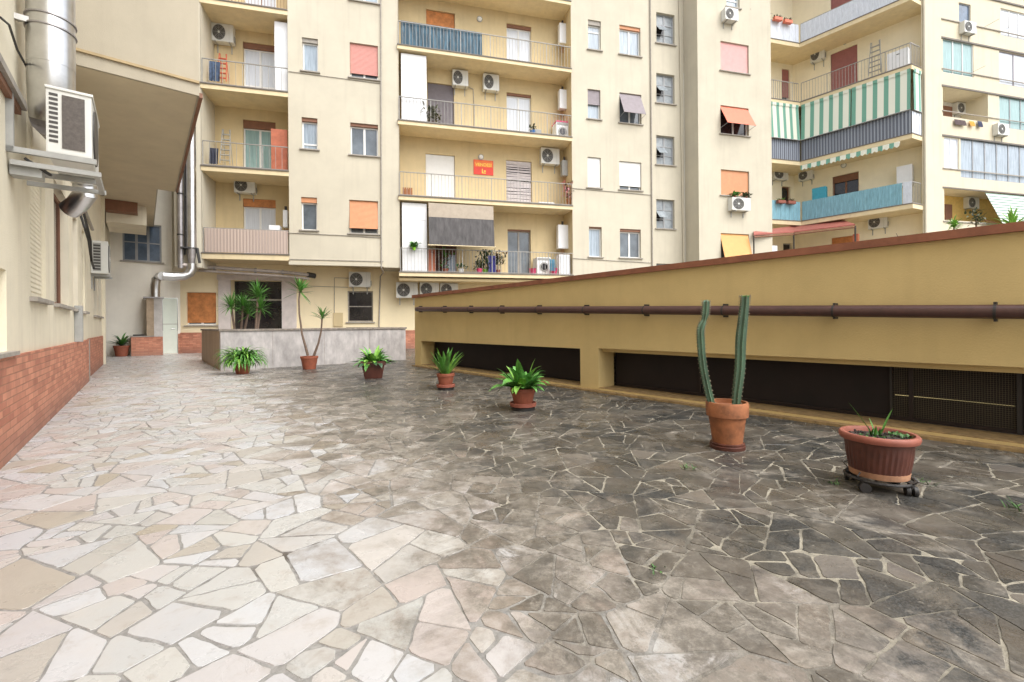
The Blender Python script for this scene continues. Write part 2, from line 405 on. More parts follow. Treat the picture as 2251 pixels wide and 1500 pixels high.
    verts, faces, cols = [], [], []
    for i in range(nu):
        for j in range(nv):
            s0 = seed[i, j]
            if s0 is None: continue
            if s0[0] < 10.6 and s0[1] > 5.9: continue
            P_ = [(s0[0]-1.2, s0[1]-1.2), (s0[0]+1.2, s0[1]-1.2), (s0[0]+1.2, s0[1]+1.2), (s0[0]-1.2, s0[1]+1.2)]
            for di in (-2, -1, 0, 1, 2):
                for dj in (-2, -1, 0, 1, 2):
                    t = seed.get((i+di, j+dj))
                    if t is None or (di == 0 and dj == 0): continue
                    a, b = t[0]-s0[0], t[1]-s0[1]
                    P_ = clip(P_, a, b, (t[0]**2+t[1]**2-s0[0]**2-s0[1]**2)/2)
                    if len(P_) < 3: break
                if len(P_) < 3: break
            if len(P_) < 3: continue
            pieces = [P_]
            goal = rd.choice((.02, .03, .045, .06, .085))
            for _ in range(5):
                nx = []
                for q in pieces:
                    A_ = area(q)
                    if len(q) > 2 and A_ > goal*rd.uniform(.8, 1.9):
                        cx_ = sum(t[0] for t in q)/len(q); cy_ = sum(t[1] for t in q)/len(q)
                        sxx = sum((t[0]-cx_)**2 for t in q); syy = sum((t[1]-cy_)**2 for t in q); sxy = sum((t[0]-cx_)*(t[1]-cy_) for t in q)
                        an = .5*math.atan2(2*sxy, sxx-syy)+rd.uniform(-.6, .6); a, b = math.cos(an), math.sin(an)
                        k_ = math.sqrt(A_)*.2; c = a*(cx_+rd.uniform(-k_, k_))+b*(cy_+rd.uniform(-k_, k_))
                        nx += [clip(q, a, b, c), clip(q, -a, -b, -c)]
                    else: nx.append(q)
                pieces = nx
            for q in pieces:
                if len(q) < 3: continue
                mo = rd.uniform(.0035, .0075) if rd.random() < .8 else rd.uniform(.007, .013)
                A = sum(q[k][0]*q[(k+1) % len(q)][1]-q[(k+1) % len(q)][0]*q[k][1] for k in range(len(q)))/2
                if A < 0: q = q[::-1]
                r_ = q
                for k in range(len(q)):
                    p1, p2 = q[k], q[(k+1) % len(q)]; ex, ey = p2[0]-p1[0], p2[1]-p1[1]; l_ = math.hypot(ex, ey)
                    if l_ < 1e-5: continue
                    a, b = ey/l_, -ex/l_
                    r_ = clip(r_, a, b, a*p1[0]+b*p1[1]-mo)
                    if len(r_) < 3: break
                if len(r_) < 3 or area(r_) < .0012: continue
                # chipped corners and wavering edges
                out = []
                N = len(r_)
                for k in range(N):
                    p0, p1, p2 = r_[k-1], r_[k], r_[(k+1) % N]
                    l1 = math.hypot(p1[0]-p0[0], p1[1]-p0[1]); l2 = math.hypot(p2[0]-p1[0], p2[1]-p1[1])
                    if l1 < .01 or l2 < .01: out.append(p1); continue
                    c_ = min(rd.uniform(.003, .014) if rd.random() < .8 else rd.uniform(.015, .04), l1*.35, l2*.35)
                    out.append((p1[0]+(p0[0]-p1[0])*c_/l1, p1[1]+(p0[1]-p1[1])*c_/l1))
                    out.append((p1[0]+(p2[0]-p1[0])*c_/l2, p1[1]+(p2[1]-p1[1])*c_/l2))
                    seg = int(l2/.045) if s0[0] < 9 else 0
                    for z_ in range(1, seg):
                        t = z_/seg; jx = rd.uniform(-.005, .005)
                        out.append((p1[0]+(p2[0]-p1[0])*t+jx, p1[1]+(p2[1]-p1[1])*t+rd.uniform(-.0035, .0035)))
                cu = sum(t[0] for t in out)/len(out); cv = sum(t[1] for t in out)/len(out)
                tx, ty = rd.uniform(-.004, .004), rd.uniform(-.004, .004); hz = rd.uniform(.002, .0035)
                b0 = len(verts); K = len(out)
                for (a, b) in out: verts.append(uv(a, b, max(.0012, hz+tx*(a-cu)+ty*(b-cv))))
                for (a, b) in out: verts.append(uv(a+(a-cu)*.02, b+(b-cv)*.02, -.003))
                col_ = (rd.random(), rd.random(), rd.random(), 1)
                faces.append(list(range(b0, b0+K))); cols += [col_]*K
                for k in range(K):
                    faces.append([b0+(k+1) % K, b0+k, b0+K+k, b0+K+(k+1) % K]); cols += [col_]*4
    me = bpy.data.meshes.new('paving'); me.from_pydata(verts, [], faces); me.update()
    # every top face must look up
    ca = me.color_attributes.new('stone', 'FLOAT_COLOR', 'CORNER')
    ca.data.foreach_set('color', [c for q in cols for c in q])
    o = bpy.data.objects.new('paving', me); COL.objects.link(o); me.materials.append(s); struct(o)
    print('stones', len(faces))
build_ground()

# ------------------------------------------------------------------ building helpers
def holewall(mb, F, s0, s1, z0, z1, d, holes, reveal=.2):
    xs = sorted({s0, s1, *[min(max(h[k], s0), s1) for h in holes for k in (0, 1)]})
    zs = sorted({z0, z1, *[min(max(h[k], z0), z1) for h in holes for k in (2, 3)]})
    for i in range(len(xs)-1):
        for j in range(len(zs)-1):
            cx_, cz = (xs[i]+xs[i+1])/2, (zs[j]+zs[j+1])/2
            if any(h[0] < cx_ < h[1] and h[2] < cz < h[3] for h in holes): continue
            mb.quad(F.P(xs[i], d, zs[j]), F.P(xs[i+1], d, zs[j]), F.P(xs[i+1], d, zs[j+1]), F.P(xs[i], d, zs[j+1]))
    for h in holes:
        a, b, c, e = max(h[0], s0), min(h[1], s1), max(h[2], z0), min(h[3], z1)
        if a >= b or c >= e: continue
        r = h[4] if len(h) > 4 else reveal
        for (p, q) in (((a, c), (a, e)), ((a, e), (b, e)), ((b, e), (b, c)), ((b, c), (a, c))):
            mb.quad(F.P(p[0], d, p[1]), F.P(q[0], d, q[1]), F.P(q[0], d-r, q[1]), F.P(p[0], d-r, p[1]))
    return mb
def slats(F, s0, s1, z0, z1, d, pitch=.05, amp=.008, tilt=0.):
    mb = MB(); n = max(2, int((z1-z0)/pitch)); dd = lambda z: d + tilt*(z1-z)/(z1-z0)
    for i in range(n):
        za, zb = z1-(z1-z0)*i/n, z1-(z1-z0)*(i+1)/n
        zm = za*.25+zb*.75
        mb.quad(F.P(s0, dd(za), za), F.P(s1, dd(za), za), F.P(s1, dd(zm)+amp, zm), F.P(s0, dd(zm)+amp, zm))
        mb.quad(F.P(s0, dd(zm)+amp, zm), F.P(s1, dd(zm)+amp, zm), F.P(s1, dd(zb), zb), F.P(s0, dd(zb), zb))
    # back face gives the blind its thickness
    mb.quad(F.P(s0, dd(z0)-.015, z0), F.P(s1, dd(z0)-.015, z0), F.P(s1, dd(z1)-.015, z1), F.P(s0, dd(z1)-.015, z1))
    mb.quad(F.P(s0, dd(z0)-.015, z0), F.P(s0, dd(z1)-.015, z1), F.P(s0, dd(z1), z1), F.P(s0, dd(z0), z0))
    mb.quad(F.P(s1, dd(z0)-.015, z0), F.P(s1, dd(z1)-.015, z1), F.P(s1, dd(z1), z1), F.P(s1, dd(z0), z0))
    mb.quad(F.P(s0, dd(z0)-.015, z0), F.P(s1, dd(z0)-.015, z0), F.P(s1, dd(z0), z0), F.P(s0, dd(z0), z0))
    return mb
HOLES = {}
def uneven(F, s0, s1, z0, z1, d, m, parent):
    rr = random.Random(9); z = z1-.1; mb = MB()
    mb.box(F, s0, s1, d-.01, d+.01, z1-.12, z1)
    while z > z0+.05:
        h_ = rr.uniform(.045, .06); ta, tb_ = rr.uniform(-.018, .018), rr.uniform(-.018, .018)
        mb.hexa([F.P(a, q, zz) for zz_ in (0, 1) for a, q, zz in ((s0, d+.01, z-h_*(1-zz_)+ta), (s1, d+.01, z-h_*(1-zz_)+tb_), (s1, d-.005, z-h_*(1-zz_)+tb_+.01), (s0, d-.005, z-h_*(1-zz_)+ta+.01))])
        z -= rr.choice((.06, .065, .085))
    return mb.build('roller_shutter', m, parent)
def rect(F, x0, x1, y0, y1, d):
    yc = (y0+y1)/2; xc = (x0+x1)/2
    return F.px(x0, yc, d)[0], F.px(x1, yc, d)[0], F.px(xc, y1, d)[1], F.px(xc, y0, d)[1]
def window(root, key, F, x0, x1, y0, y1, d=0., kind='double', pane=None, frame=None, sh=None, drop=0., tilt=0., sill=True, zb=None,
           zt=None, name='window', depth=.17, cols=None, rows=1, bar=None, topm=None, lintel=0., label=None, broken=False):
    s0, s1, z0, z1 = rect(F, x0, x1, y0, y1, d)
    if zb is not None: z0 = zb
    if zt is not None: z1 = zt
    HOLES.setdefault(key, []).append((s0, s1, z0, z1, depth+.03))
    pane = pane or glass; frame = frame or pvc; g = d-depth
    n = cols or (2 if kind == 'double' else 1); t = .055
    z1w = z1
    mb = MB()
    if lintel:
        z1w = z1-lintel
    mb.box(FLocal(F), 0, 0, 0, 0, 0, 0) if False else None
    mb.box(F, s0+.002, s0+t, g-.02, g+.04, z0+.002, z1w-.002).box(F, s1-t, s1-.002, g-.02, g+.04, z0+.002, z1w-.002)
    mb.box(F, s0+t, s1-t, g-.02, g+.038, z0+.002, z0+t).box(F, s0+t, s1-t, g-.02, g+.038, z1w-t, z1w-.002)
    ws = (s1-s0-2*t)/n
    for i in range(1, n):
        c = s0+t+ws*i; mb.box(F, c-.04, c+.04, g-.018, g+.036, z0+t, z1w-t)
    hs_ = (z1w-z0-2*t)/rows
    for j in range(1, rows):
        c = z0+t+hs_*j; mb.box(F, s0+t, s1-t, g-.016, g+.03, c-.02, c+.02)
    if bar: c = z0+(z1w-z0)*bar; mb.box(F, s0+t, s1-t, g-.016, g+.034, c-.03, c+.03)
    w_ = mb.build(name, frame, root)
    if label: w_['label'] = label
    for i in range(n):
        a = s0+t+ws*i
        MB().box(F, a, a+ws, g-.012, g+.008, z0+t, z1w-t).build('pane', pane, w_)
    if lintel:
        MB().box(F, s0+.004, s1-.004, g-.01, d-.05, z1w, z1-.004).build('shutter_box', topm or brown, w_)
    if sill:
        MB().box(F, s0-.08, s1+.08, d-.1, d+.07, z0-.05, z0-.004).build('sill', sillm, w_)
    if broken: uneven(F, s0+.02, s1-.02, z0, z1-.01, d-.07, M('mauve_white_slats', (.55, .50, .50, 1), .6), w_)
    if sh is not None and drop > 0:
        zz = z1-(z1-z0)*drop
        slats(F, s0+.01, s1-.01, zz, z1-.01, d-.07, tilt=tilt).build('roller_shutter', sh, w_)
        if tilt > .1:
            a = MB()
            for sx in (s0+.02, s1-.02):
                a.tube([F.P(sx, d-.04, zz-.05), F.P(sx, d-.08+tilt, zz)], .01, 6)
            a.build('shutter_arm', greyf, w_)
    return w_
def FLocal(F): return F
def railing(parent, F, s0, s1, d, z, h=1.0, sp=.115, m=None, posts=(), ends=False):
    mb = MB(); m = m or railm
    mb.box(F, s0, s1, d-.02, d+.02, z+h-.03, z+h).box(F, s0, s1, d-.012, d+.012, z+.07, z+.09)
    n = int((s1-s0)/sp)
    for i in range(n+1):
        a = s0+(s1-s0)*i/n; r = .017 if i % 9 == 0 else .0065
        mb.box(F, a-r, a+r, d-.0065, d+.0065, z+.0 if i % 9 == 0 else z+.09, z+h-.03)
    return mb.build('railing', m, parent)
def slab(root, F, s0, s1, d0, d1, z, t=.2, name='balcony', m=None):
    b = MB().box(F, s0, s1, d0, d1, z-t, z).build(name, m or slabm, root)
    MB().box(F, s0-.01, s1+.01, d1-.12, d1+.03, z+.002, z+.045).build('drip_edge', drip, b)
    return b

# ================================================================= MAIN APARTMENT BUILDING
AB = thing('apartment_building', 'tall cream apartment block across the courtyard with stacked loggias, shutters and balconies', 'building', FF.P(0, 0, 0))
TOP = 21.
sx = lambda x, y, d=0.: FF.px(x, y, d)[0]
zy = lambda x, y, d=0.: FF.px(x, y, d)[1]
# --- bay A (plane F)
sA0, sA1, sA2 = sx(634, 300), sx(840, 300), sx(878, 300)
zA = zy(740, 579)
for (x0, x1, y0, y1, kw) in (
    (664, 699, 84, 157, dict(kind='single', pane=glassb, lintel=.16, topm=sillm)),
    (663, 698, 259, 328, dict(kind='single', pane=glassb, lintel=.14, topm=brown, bar=.2)),
    (662, 697, 434, 506, dict(kind='single', pane=glass, lintel=.2, topm=orange)),
    (769, 831, 97, 173, dict(sh=pink, drop=.86, label='pink roller shutter nearly closed')),
    (770, 831, 272, 342, dict(lintel=.12, topm=brown)),
    (768, 831, 441, 514, dict(sh=orange, drop=.86, tilt=.16, label='orange shutter pushed slightly outward')),
    (769, 831, -75, 4, dict(pane=glassb))):
    window(AB, 'A', FF, x0, x1, y0, y1, **kw)
holewall(MB(), FF, sA0, sA1, zA, TOP, 0, HOLES['A']).build('wall', stucco, AB)
MB().box(FF, sA1, sA2, G, -.04, zA-.12, TOP).build('wall', stucco, AB)
MB().quad(FF.P(sA0, 0, zA), FF.P(sA0, 0, TOP), FF.P(sA0, G, TOP), FF.P(sA0, G, zA)).build('wall', stucco, AB)
MB().box(FF, sA0, sA1, G, -.003, zA-.003, zA+.1).build('soffit', stucco_in, AB)
MB().box(FF, sA0-.02, sA1+.03, -.2, .045, zA-.1, zA+.02).build('cornice', stucco, AB)
MB().box(FF, sA0-.01, sA1+.02, .002, .03, zA+.1, zA+.13).build('cornice', sillm, AB)
# --- loggia B
sB0 = sx(444, 300)
zB = [zy(632, 562), zy(632, 378), zy(632, 204), zy(632, 24)]
sB1 = sA0
Bspec = [  # French windows on the loggia back wall
    (534, 606, 438, 497, dict(pane=glassw, lintel=.32, topm=orange2)),
    (534, 606, 266, 376, dict(pane=glassg, lintel=.32, topm=brown)),
    (534, 606, 96, 200, dict(pane=glassw, lintel=.22, topm=brown, bar=.35))]
for (x0, x1, y0, y1, kw), z in zip(Bspec, zB):
    window(AB, 'B', FF, x0, x1, y0, y1, d=G, sill=False, zb=z+.03, name='french_window', **kw)
window(AB, 'B', FF, 535, 607, -70, 22, d=G, sill=False, zb=zB[3]+.03, name='french_window', pane=glassw)
# ground storey openings on plane G
window(AB, 'Gr', FF, 410, 475, 643, 715, d=G, sh=orange2, drop=.93, depth=.12, label='faded orange shutter closed above the brick dado')
ent = window(AB, 'Gr', FF, 508, 620, 617, 765, d=G, sill=False, pane=glassd, frame=black, depth=.5, cols=1, zb=.02, name='entrance', label='dark glazed entrance between marble pilasters')
window(AB, 'Gr', FF, 764, 820, 640, 708, d=G, pane=glassd, frame=sillm, cols=1, rows=2, depth=.14)
sG0 = FF.px(396, 650, G)[0]; sE0 = sx(1504, 300)
s_ent0, s_ent1, _, zent = rect(FF, 508, 620, 617, 765, G)
MB().box(FF, s_ent0+.06, s_ent1-.06, G-.47, G-.4, FF.px(560, 659, G)[1]-.03, FF.px(560, 659, G)[1]+.05).build('transom', sillm, ent)
for a, b in ((481, 508), (620, 652)):
    MB().box(FF, FF.px(a, 650, G)[0], FF.px(b, 650, G)[0]-.002, G+.002, G+.08, .0, zent).build('pilaster', pilaster, AB)
MB().box(FF, FF.px(481, 650, G)[0]-.03, FF.px(652, 650, G)[0]+.03, G+.002, G+.12, zent+.002, zent+.22).build('lintel', pilaster, AB)
sGR = FF.px(1280, 650, G)[0]
holewall(MB(), FF, sG0, sGR, 0, zB[0]-.2, G, HOLES['Gr']).build('wall', stucco_gr, AB)
holewall(MB(), FF, sG0, sB1, zB[0]-.2, TOP, G, HOLES['B']).build('wall', stucco_in, AB)
bm_ = brick('brick_dado_facade', FF.e)
MB().box(FF, sG0, FF.px(478, 650, G)[0], G, G+.03, 0, .84).build('dado', bm_, AB)
MB().box(FF, FF.px(655, 650, G)[0], sGR, G, G+.03, 0, .84).build('dado', bm_, AB)
for i, z in enumerate(zB):
    b = slab(AB, FF, sB0-.05, sB1-.003, G+.002, 0, z, .17 if i else .2)
    if i == 0: railing(b, FF, sB0, sB1-.02, -.05, z, sp=.3)
    elif i == 3: railing(b, FF, sB0, sB1-.02, -.05, z, m=brown)
    else: railing(b, FF, sB0, sB1-.02, -.05, z, sp=.23, m=whitesh if False else railm)
# wall to the left of loggia B, above the ducts
BB = FP(20.85)
vB0, vB1 = BB.px(384, 560)[0], V.dot(Vector((FF.P(sB0, 0, 0).x, FF.P(sB0, 0, 0).y)))
zBB = zB[0]-.55
p0 = BB.P(vB0, 0, 0); p1 = BB.P(vB1, 0, 0); p2 = FF.P(sB0-.05, G, 0); p3 = Vector((p0.x, p0.y, 0))+Vector((U.x, U.y, 0))*3
mb = MB()
ring = [p0, p1, FF.P(sB0-.02, 0, 0), p2, p3]
lo = [Vector((p.x, p.y, zBB)) for p in ring]; hi = [Vector((p.x, p.y, TOP)) for p in ring]
n_ = len(ring)
mb.add(lo+hi, [list(range(n_))[::-1], list(range(n_, 2*n_))]+[[i, (i+1) % n_, n_+(i+1) % n_, n_+i] for i in range(n_)])
mb.build('wall', stucco, AB)
# --- loggia C
GC = -1.12
sC0, sC1 = sA2, sx(1257, 300)
zC = [zy(1065, 603), zy(1065, 443), zy(1065, 285), zy(1065, 127), zy(1065, -28)]
for z, i, (x0, x1, yt, kw) in ((zC[0], 0, (1116, 1167, 505, dict(pane=glass, frame=sillm, lintel=.06, cols=2))),
    (zC[0], 0, (958, 1002, 500, dict(pane=glassd, frame=brown, sh=maroon, drop=.6))),
    (zC[1], 1, (936, 1000, 340, dict(sh=whitesh, drop=.98, label='white shutter closed on the balcony with the sign'))),
    (zC[1], 1, (1113, 1169, 354, dict(pane=glassd, frame=mauve, broken=True, label='white slatted shutter with uneven gaps'))),
    (zC[2], 2, (940, 998, 184, dict(sh=greysh, drop=.98, label='dark grey closed shutter'))),
    (zC[2], 2, (1114, 1168, 206, dict(pane=glassw, lintel=.1))),
    (zC[3], 3, (937, 1000, 25, dict(sh=orange2, drop=.97, label='orange shutter behind the blue sheeting'))),
    (zC[3], 3, (1114, 1168, 55, dict(pane=glassw, lintel=.14)))):
    window(AB, 'C', FF, x0, x1, yt, yt+100, d=GC, sill=False, zb=z+.03, name='french_window', **kw)
holewall(MB(), FF, sC0, sC1, zC[0]-.25, TOP, GC, HOLES['C']).build('wall', stucco_in, AB)
MB().quad(FF.P(sC1, 0, zC[0]-.2), FF.P(sC1, 0, TOP), FF.P(sC1, G, TOP), FF.P(sC1, G, zC[0]-.2)).build('wall', stucco_in, AB)
MB().quad(FF.P(sC0, 0, zC[0]-.2), FF.P(sC0, 0, TOP), FF.P(sC0, G, TOP), FF.P(sC0, G, zC[0]-.2)).build('wall', stucco_in, AB)
BALC = []
for i, z in enumerate(zC):
    b = slab(AB, FF, sC0-.06, sC1-.004, GC+.002, .06, z, .15); BALC.append(b)
    railing(b, FF, sC0, sC1-.03, .0, z, h=1.05, sp=.145)
# beam under the lowest balcony
MB().box(FF, sC0-.06, sx(1300, 610), G+.003, -.1, zC[0]-.32, zC[0]-.202).build('beam', stucco_in, AB)
# --- bay D, stair strip, plane F
for (x0, x1, y0, y1, kw) in (
    (1293, 1321, 45, 110, dict(kind='single', pane=glassb, lintel=.2, topm=sillm, bar=.75)),
    (1362, 1408, 58, 122, dict(pane=glassb, lintel=.14, topm=orange)),
    (1292, 1320, 197, 262, dict(kind='single', pane=glassb, sh=mauve, drop=.5)),
    (1362, 1410, 206, 272, dict(sh=mauve, drop=.78, tilt=.5, label='grey shutter propped outward')),
    (1292, 1321, 346, 413, dict(kind='single', sh=whitesh, drop=.97)),
    (1362, 1410, 356, 418, dict(sh=whitesh, drop=.86)),
    (1295, 1323, 499, 565, dict(kind='single', pane=glassb, lintel=.06)),
    (1363, 1409, 504, 567, dict(lintel=.12, topm=brown)),
    (1293, 1321, -100, -40, dict(kind='single'))):
    window(AB, 'D', FF, x0, x1, y0, y1, **kw)
for (y0, y1) in ((30, 97), (163, 228), (299, 363), (439, 503), (580, 640)):
    wd_ = window(AB, 'D', FF, 1443, 1483, y0, y1, pane=stairglass, frame=greyf, cols=2, rows=3, name='stair_window')
    s0, s1, z0, z1 = rect(FF, 1443, 1483, y0, y1, 0)
    sm = (s0+s1)/2; zt = z1-(z1-z0)*.38; zb_ = z1-(z1-z0)*.72
    MB().box(FF, s0+.06, sm-.03, -.158, -.155, zb_, zt).build('opening', glassd, wd_)
    MB().hexa([FF.P(a, d_, z_) for z_, dd_ in ((zb_+.1, .2), (zt, -.13)) for a, d_ in ((s0+.05, dd_+.02), (sm-.02, dd_+.02), (sm-.02, dd_), (s0+.05, dd_))]).build('hopper_sash', stairglass, wd_)
sD1 = sx(1504, 300)
holewall(MB(), FF, sC1, sD1, 0, TOP, 0, HOLES['D']).build('wall', stucco, AB)
# --- bay E
sE1, sE2 = FF.px(1535, 300, E)[0], FF.px(1696, 300, E)[0]
for (x0, x1, y0, y1, kw) in (
    (1584, 1646, 95, 159, dict(sh=pinkl, drop=.98, label='pale pink roller shutter fully closed')),
    (1584, 1646, 235, 297, dict(sh=red, drop=.76, tilt=.55, pane=glassd, label='red shutter propped outward')),
    (1585, 1647, 375, 431, dict(sh=orange, drop=.98, label='orange roller shutter closed above a flower box')),
    (1585, 1647, 514, 580, dict(sh=yellowo, drop=.9, tilt=.35, label='yellow orange shutter swung outward')),
    (1597, 1626, -45, 17, dict(kind='single', pane=glassb, bar=.3))):
    window(AB, 'E', FF, x0, x1, y0, y1, d=E, **kw)
holewall(MB(), FF, sE1, sE2, 0, TOP, E, HOLES['E']).build('wall', stucco, AB)
MB().quad(FF.P(sE1, E, 0), FF.P(sE1, E, TOP), FF.P(sE1, -.01, TOP), FF.P(sE1, -.01, 0)).build('wall', stucco, AB)
MB().quad(FF.P(sE2, E, 0), FF.P(sE2, E, TOP), FF.P(sE2, G, TOP), FF.P(sE2, G, 0)).build('wall', stucco, AB)
# --- wing F: slab corner at SC, wall behind
WD = -1.6                                     # wing wall behind slab edge
cx2 = FF.px(1760, 400, 0)[0]
SCp = FF.P(cx2, 0, 0)
uSC = U.dot(Vector((SCp.x, SCp.y)))           # along the court
FU = Fr(V*V.dot(Vector((SCp.x, SCp.y))), -U)
sU0 = -uSC
sU1 = FU.px(2004, 140, 0)[0]
# intersection of the two back walls
def isect(F1, d1, F2, d2):
    a = F1.P(0, d1, 0); b = F2.P(0, d2, 0); e1, e2 = F1.e, F2.e
    det = e1.x*(-e2.y)-e1.y*(-e2.x); dx, dy = b.x-a.x, b.y-a.y
    t = (dx*(-e2.y)-dy*(-e2.x))/det
    return t
tG = isect(FF, G, FU, WD); tU = isect(FU, WD, FF, G)
ENDp = FU.P(sU1, 0, 0)                         # outer slab corner
PI_ = Vector((ENDp.x, ENDp.y))+Vector((.9, .42)).normalized()*.87   # where the slab end meets the pier
zF = [3.25, 6.42, 9.62, 12.78, 15.93]
for (x0, x1, z, yt, kw) in ((1826, 1885, zF[3], 108, dict(sh=maroon, drop=.97, label='maroon shutter closed')),
    (1830, 1888, zF[1], 383, dict(pane=glassd, frame=brown, sh=brown, drop=.15)),
    (1828, 1885, zF[0], 520, dict(sh=orange2, drop=.5, pane=glassw)),
    (1826, 1885, zF[4], -25, dict(sh=maroon, drop=.9))):
    xm = (x0+x1)/2; s0 = FU.px(x0, yt, WD)[0]; s1 = FU.px(x1, yt, WD)[0]; z1 = FU.px(xm, yt, WD)[1]
    window(AB, 'U', FU, x0, x1, yt, yt+80, d=WD, sill=False, zb=z+.03, zt=z1, name='french_window', **kw)
for (x0, x1, yt, z, kw) in ((1719, 1736, 152, zF[3], dict(sh=maroon, drop=.6)), (1719, 1738, 410, zF[1], dict(pane=glassd, frame=brown)),
                            (1722, 1742, 535, zF[0], dict(pane=glassd, frame=sillm)), (1719, 1736, 285, zF[2], dict())):
    window(AB, 'FG', FF, x0, x1, yt, yt+60, d=G, sill=False, zb=z+.03, kind='single', name='french_window', **kw)
holewall(MB(), FF, sE2+.001, tG, 0, TOP, G, HOLES['FG']).build('wall', wing_st, AB)
pierF = Fr(PI_, FF.e)
sPU = -U.dot(PI_)+.02
holewall(MB(), FU, tU, sPU, 0, TOP, WD, HOLES['U']).build('wall', wing_st, AB)
pw = pierF.px(2071, 300, 0)[0]
dPI = (PI_-FU.O).dot(FU.o)-WD
pq = [pierF.P(0, 0, 0), pierF.P(pw, 0, 0), pierF.P(pw, -1.6, 0), pierF.P(pw*.9, -1.9, 0), Vector((*(PI_+V*dPI), 0))]
n = len(pq)
MB().add([Vector((p.x, p.y, k)) for k in (0, TOP+1) for p in pq], [list(range(n))[::-1], list(range(n, 2*n))]+[[i, (i+1) % n, n+(i+1) % n, n+i] for i in range(n)]).build('pier', stucco_far, AB)
def wing_slab(z, t=.2):
    lo = []; pts = [FF.P(sE2, 0, 0), SCp, ENDp, Vector((PI_.x, PI_.y, 0)), FU.P(sPU-.1, WD, 0), FU.P(tU, WD, 0), FF.P(sE2, G, 0)]
    n = len(pts); lo = [Vector((p.x, p.y, z-t)) for p in pts]; hi = [Vector((p.x, p.y, z)) for p in pts]
    b = MB().add(lo+hi, [list(range(n))[::-1], list(range(n, 2*n))]+[[i, (i+1) % n, n+(i+1) % n, n+i] for i in range(n)]).build('balcony', slabm, AB)
    return b
FEND = Fr(Vector((ENDp.x, ENDp.y)), Vector((.9, .42)))
for z in zF:
    b = wing_slab(z)
    d = MB().box(FF, sE2+.01, cx2-.0, -.08, .02, z+.002, z+.04).box(FU, sU0+.02, sU1, -.08, .02, z+.003, z+.043).box(FEND, 0, .84, -.08, .02, z+.004, z+.045).build('drip_edge', drip, b)
    if z > zF[0]:
        railing(b, FF, sE2+.03, cx2-.03, -.06, z, h=1.05, sp=.13)
        railing(b, FU, sU0+.05, sU1-.04, -.06, z, h=1.05, sp=.13)
        railing(b, FEND, .02, .82, -.06, z, h=1.05, sp=.13)
# roof over the lot
rp = [FF.P(sG0, G, 0), FF.P(sB0, .3, 0), FF.P(sE1, .3, 0), FF.P(sE1, E+.3, 0), FF.P(sE2, E+.3, 0), SCp, ENDp, pierF.P(pw, .3, 0), pierF.P(pw, -6, 0), FF.P(45, -12, 0), FF.P(sG0, -12, 0)]
n = len(rp)
MB().add([Vector((p.x, p.y, TOP+k)) for k in (0, .3) for p in rp], [list(range(n))[::-1], list(range(n, 2*n))]+[[i, (i+1) % n, n+(i+1) % n, n+i] for i in range(n)]).build('roof', terra, AB)

# ================================================================= FAR BUILDING (right edge)
RBs0 = FF.px(2066, 300, G)[0]
RB = thing('apartment_building', 'pale far apartment block at the right edge with glazed verandas and recessed balconies', 'building', FF.P(RBs0, G, 0))
d = G
def rwin(x0, x1, y0, y1, **kw): return window(RB, 'R', FF, x0, x1, y0, y1, d=G, **kw)
rwin(2108, 2134, 8, 52, kind='single', pane=glassblue, frame=greyf, sill=False, depth=.1)
rwin(2200, 2262, 25, 84, kind='double', pane=glassw, cols=3, sill=False, depth=.1)
rwin(2073, 2140, 90, 165, pane=glassg, frame=pvc, cols=3, sill=False, depth=.08, label='turquoise glazed veranda')
rwin(2197, 2262, 118, 190, pane=glassw, frame=mauve, cols=2, sill=False, depth=.08)
rwin(2197, 2270, 215, 285, pane=glassg, frame=greyf, cols=3, sill=False, depth=.08)
rwin(2076, 2108, 303, 372, pane=glassw, frame=pvc, cols=2, sill=False, depth=.08)
rwin(2112, 2270, 312, 398, pane=glassb, frame=greyf, cols=6, sill=False, depth=.08, label='long blue grey glazed veranda')
for (x0, x1, y0, y1) in ((2073, 2172, 198, 262), (2076, 2270, 420, 490)):
    s0, s1, z0, z1 = rect(FF, x0, x1, y0, y1, G)
    HOLES['R'].append((s0, s1, z0, z1, 1.5))
    MB().box(FF, s0-.3, s1+.3, G-1.6, G-1.502, z0-.3, z1+.2).build('wall', M('white_loggia', (.72, .7, .66, 1), .9) if y0 < 300 else M('yellow_loggia', (.72, .50, .16, 1), .9), RB)
wnd = MB().box(FF, *[FF.px(x, 470, G-1.49)[0] for x in (2077, 2092)], G-1.502, G-1.45, FF.px(2085, 490, G-1.5)[1], FF.px(2085, 450, G-1.5)[1]).build('loggia_door', brown, RB)
wnd = MB().box(FF, *[FF.px(x, 240, G-1.49)[0] for x in (2073, 2092)], G-1.502, G-1.45, FF.px(2085, 260, G-1.5)[1], FF.px(2085, 235, G-1.5)[1]).build('loggia_door', brown, RB)
sR1 = FF.px(2251, 300, G)[0]+4
holewall(MB(), FF, RBs0, sR1, 0, TOP+4, G, HOLES['R'], .1).build('wall', stucco_far, RB)
for (y, t) in ((44, .06), (85, .1), (153, .06), (190, .1), (245, .04), (299, .1), (371, .06), (413, .08), (487, .06), (-25, .1)):
    z = FF.px(2080, y, G)[1]
    MB().box(FF, RBs0, sR1, G+.002, G+.06, z-t/2, z+t/2).build('band_course', drip if t > .07 else sillm, RB)
MB().box(FF, RBs0-.5, sR1, G-9, G+.3, TOP+4, TOP+4.3).build('roof', terra, RB)
MB().quad(FF.P(sR1, G, 0), FF.P(sR1, G-9, 0), FF.P(sR1, G-9, TOP+4), FF.P(sR1, G, TOP+4)).build('wall', stucco_far, RB)

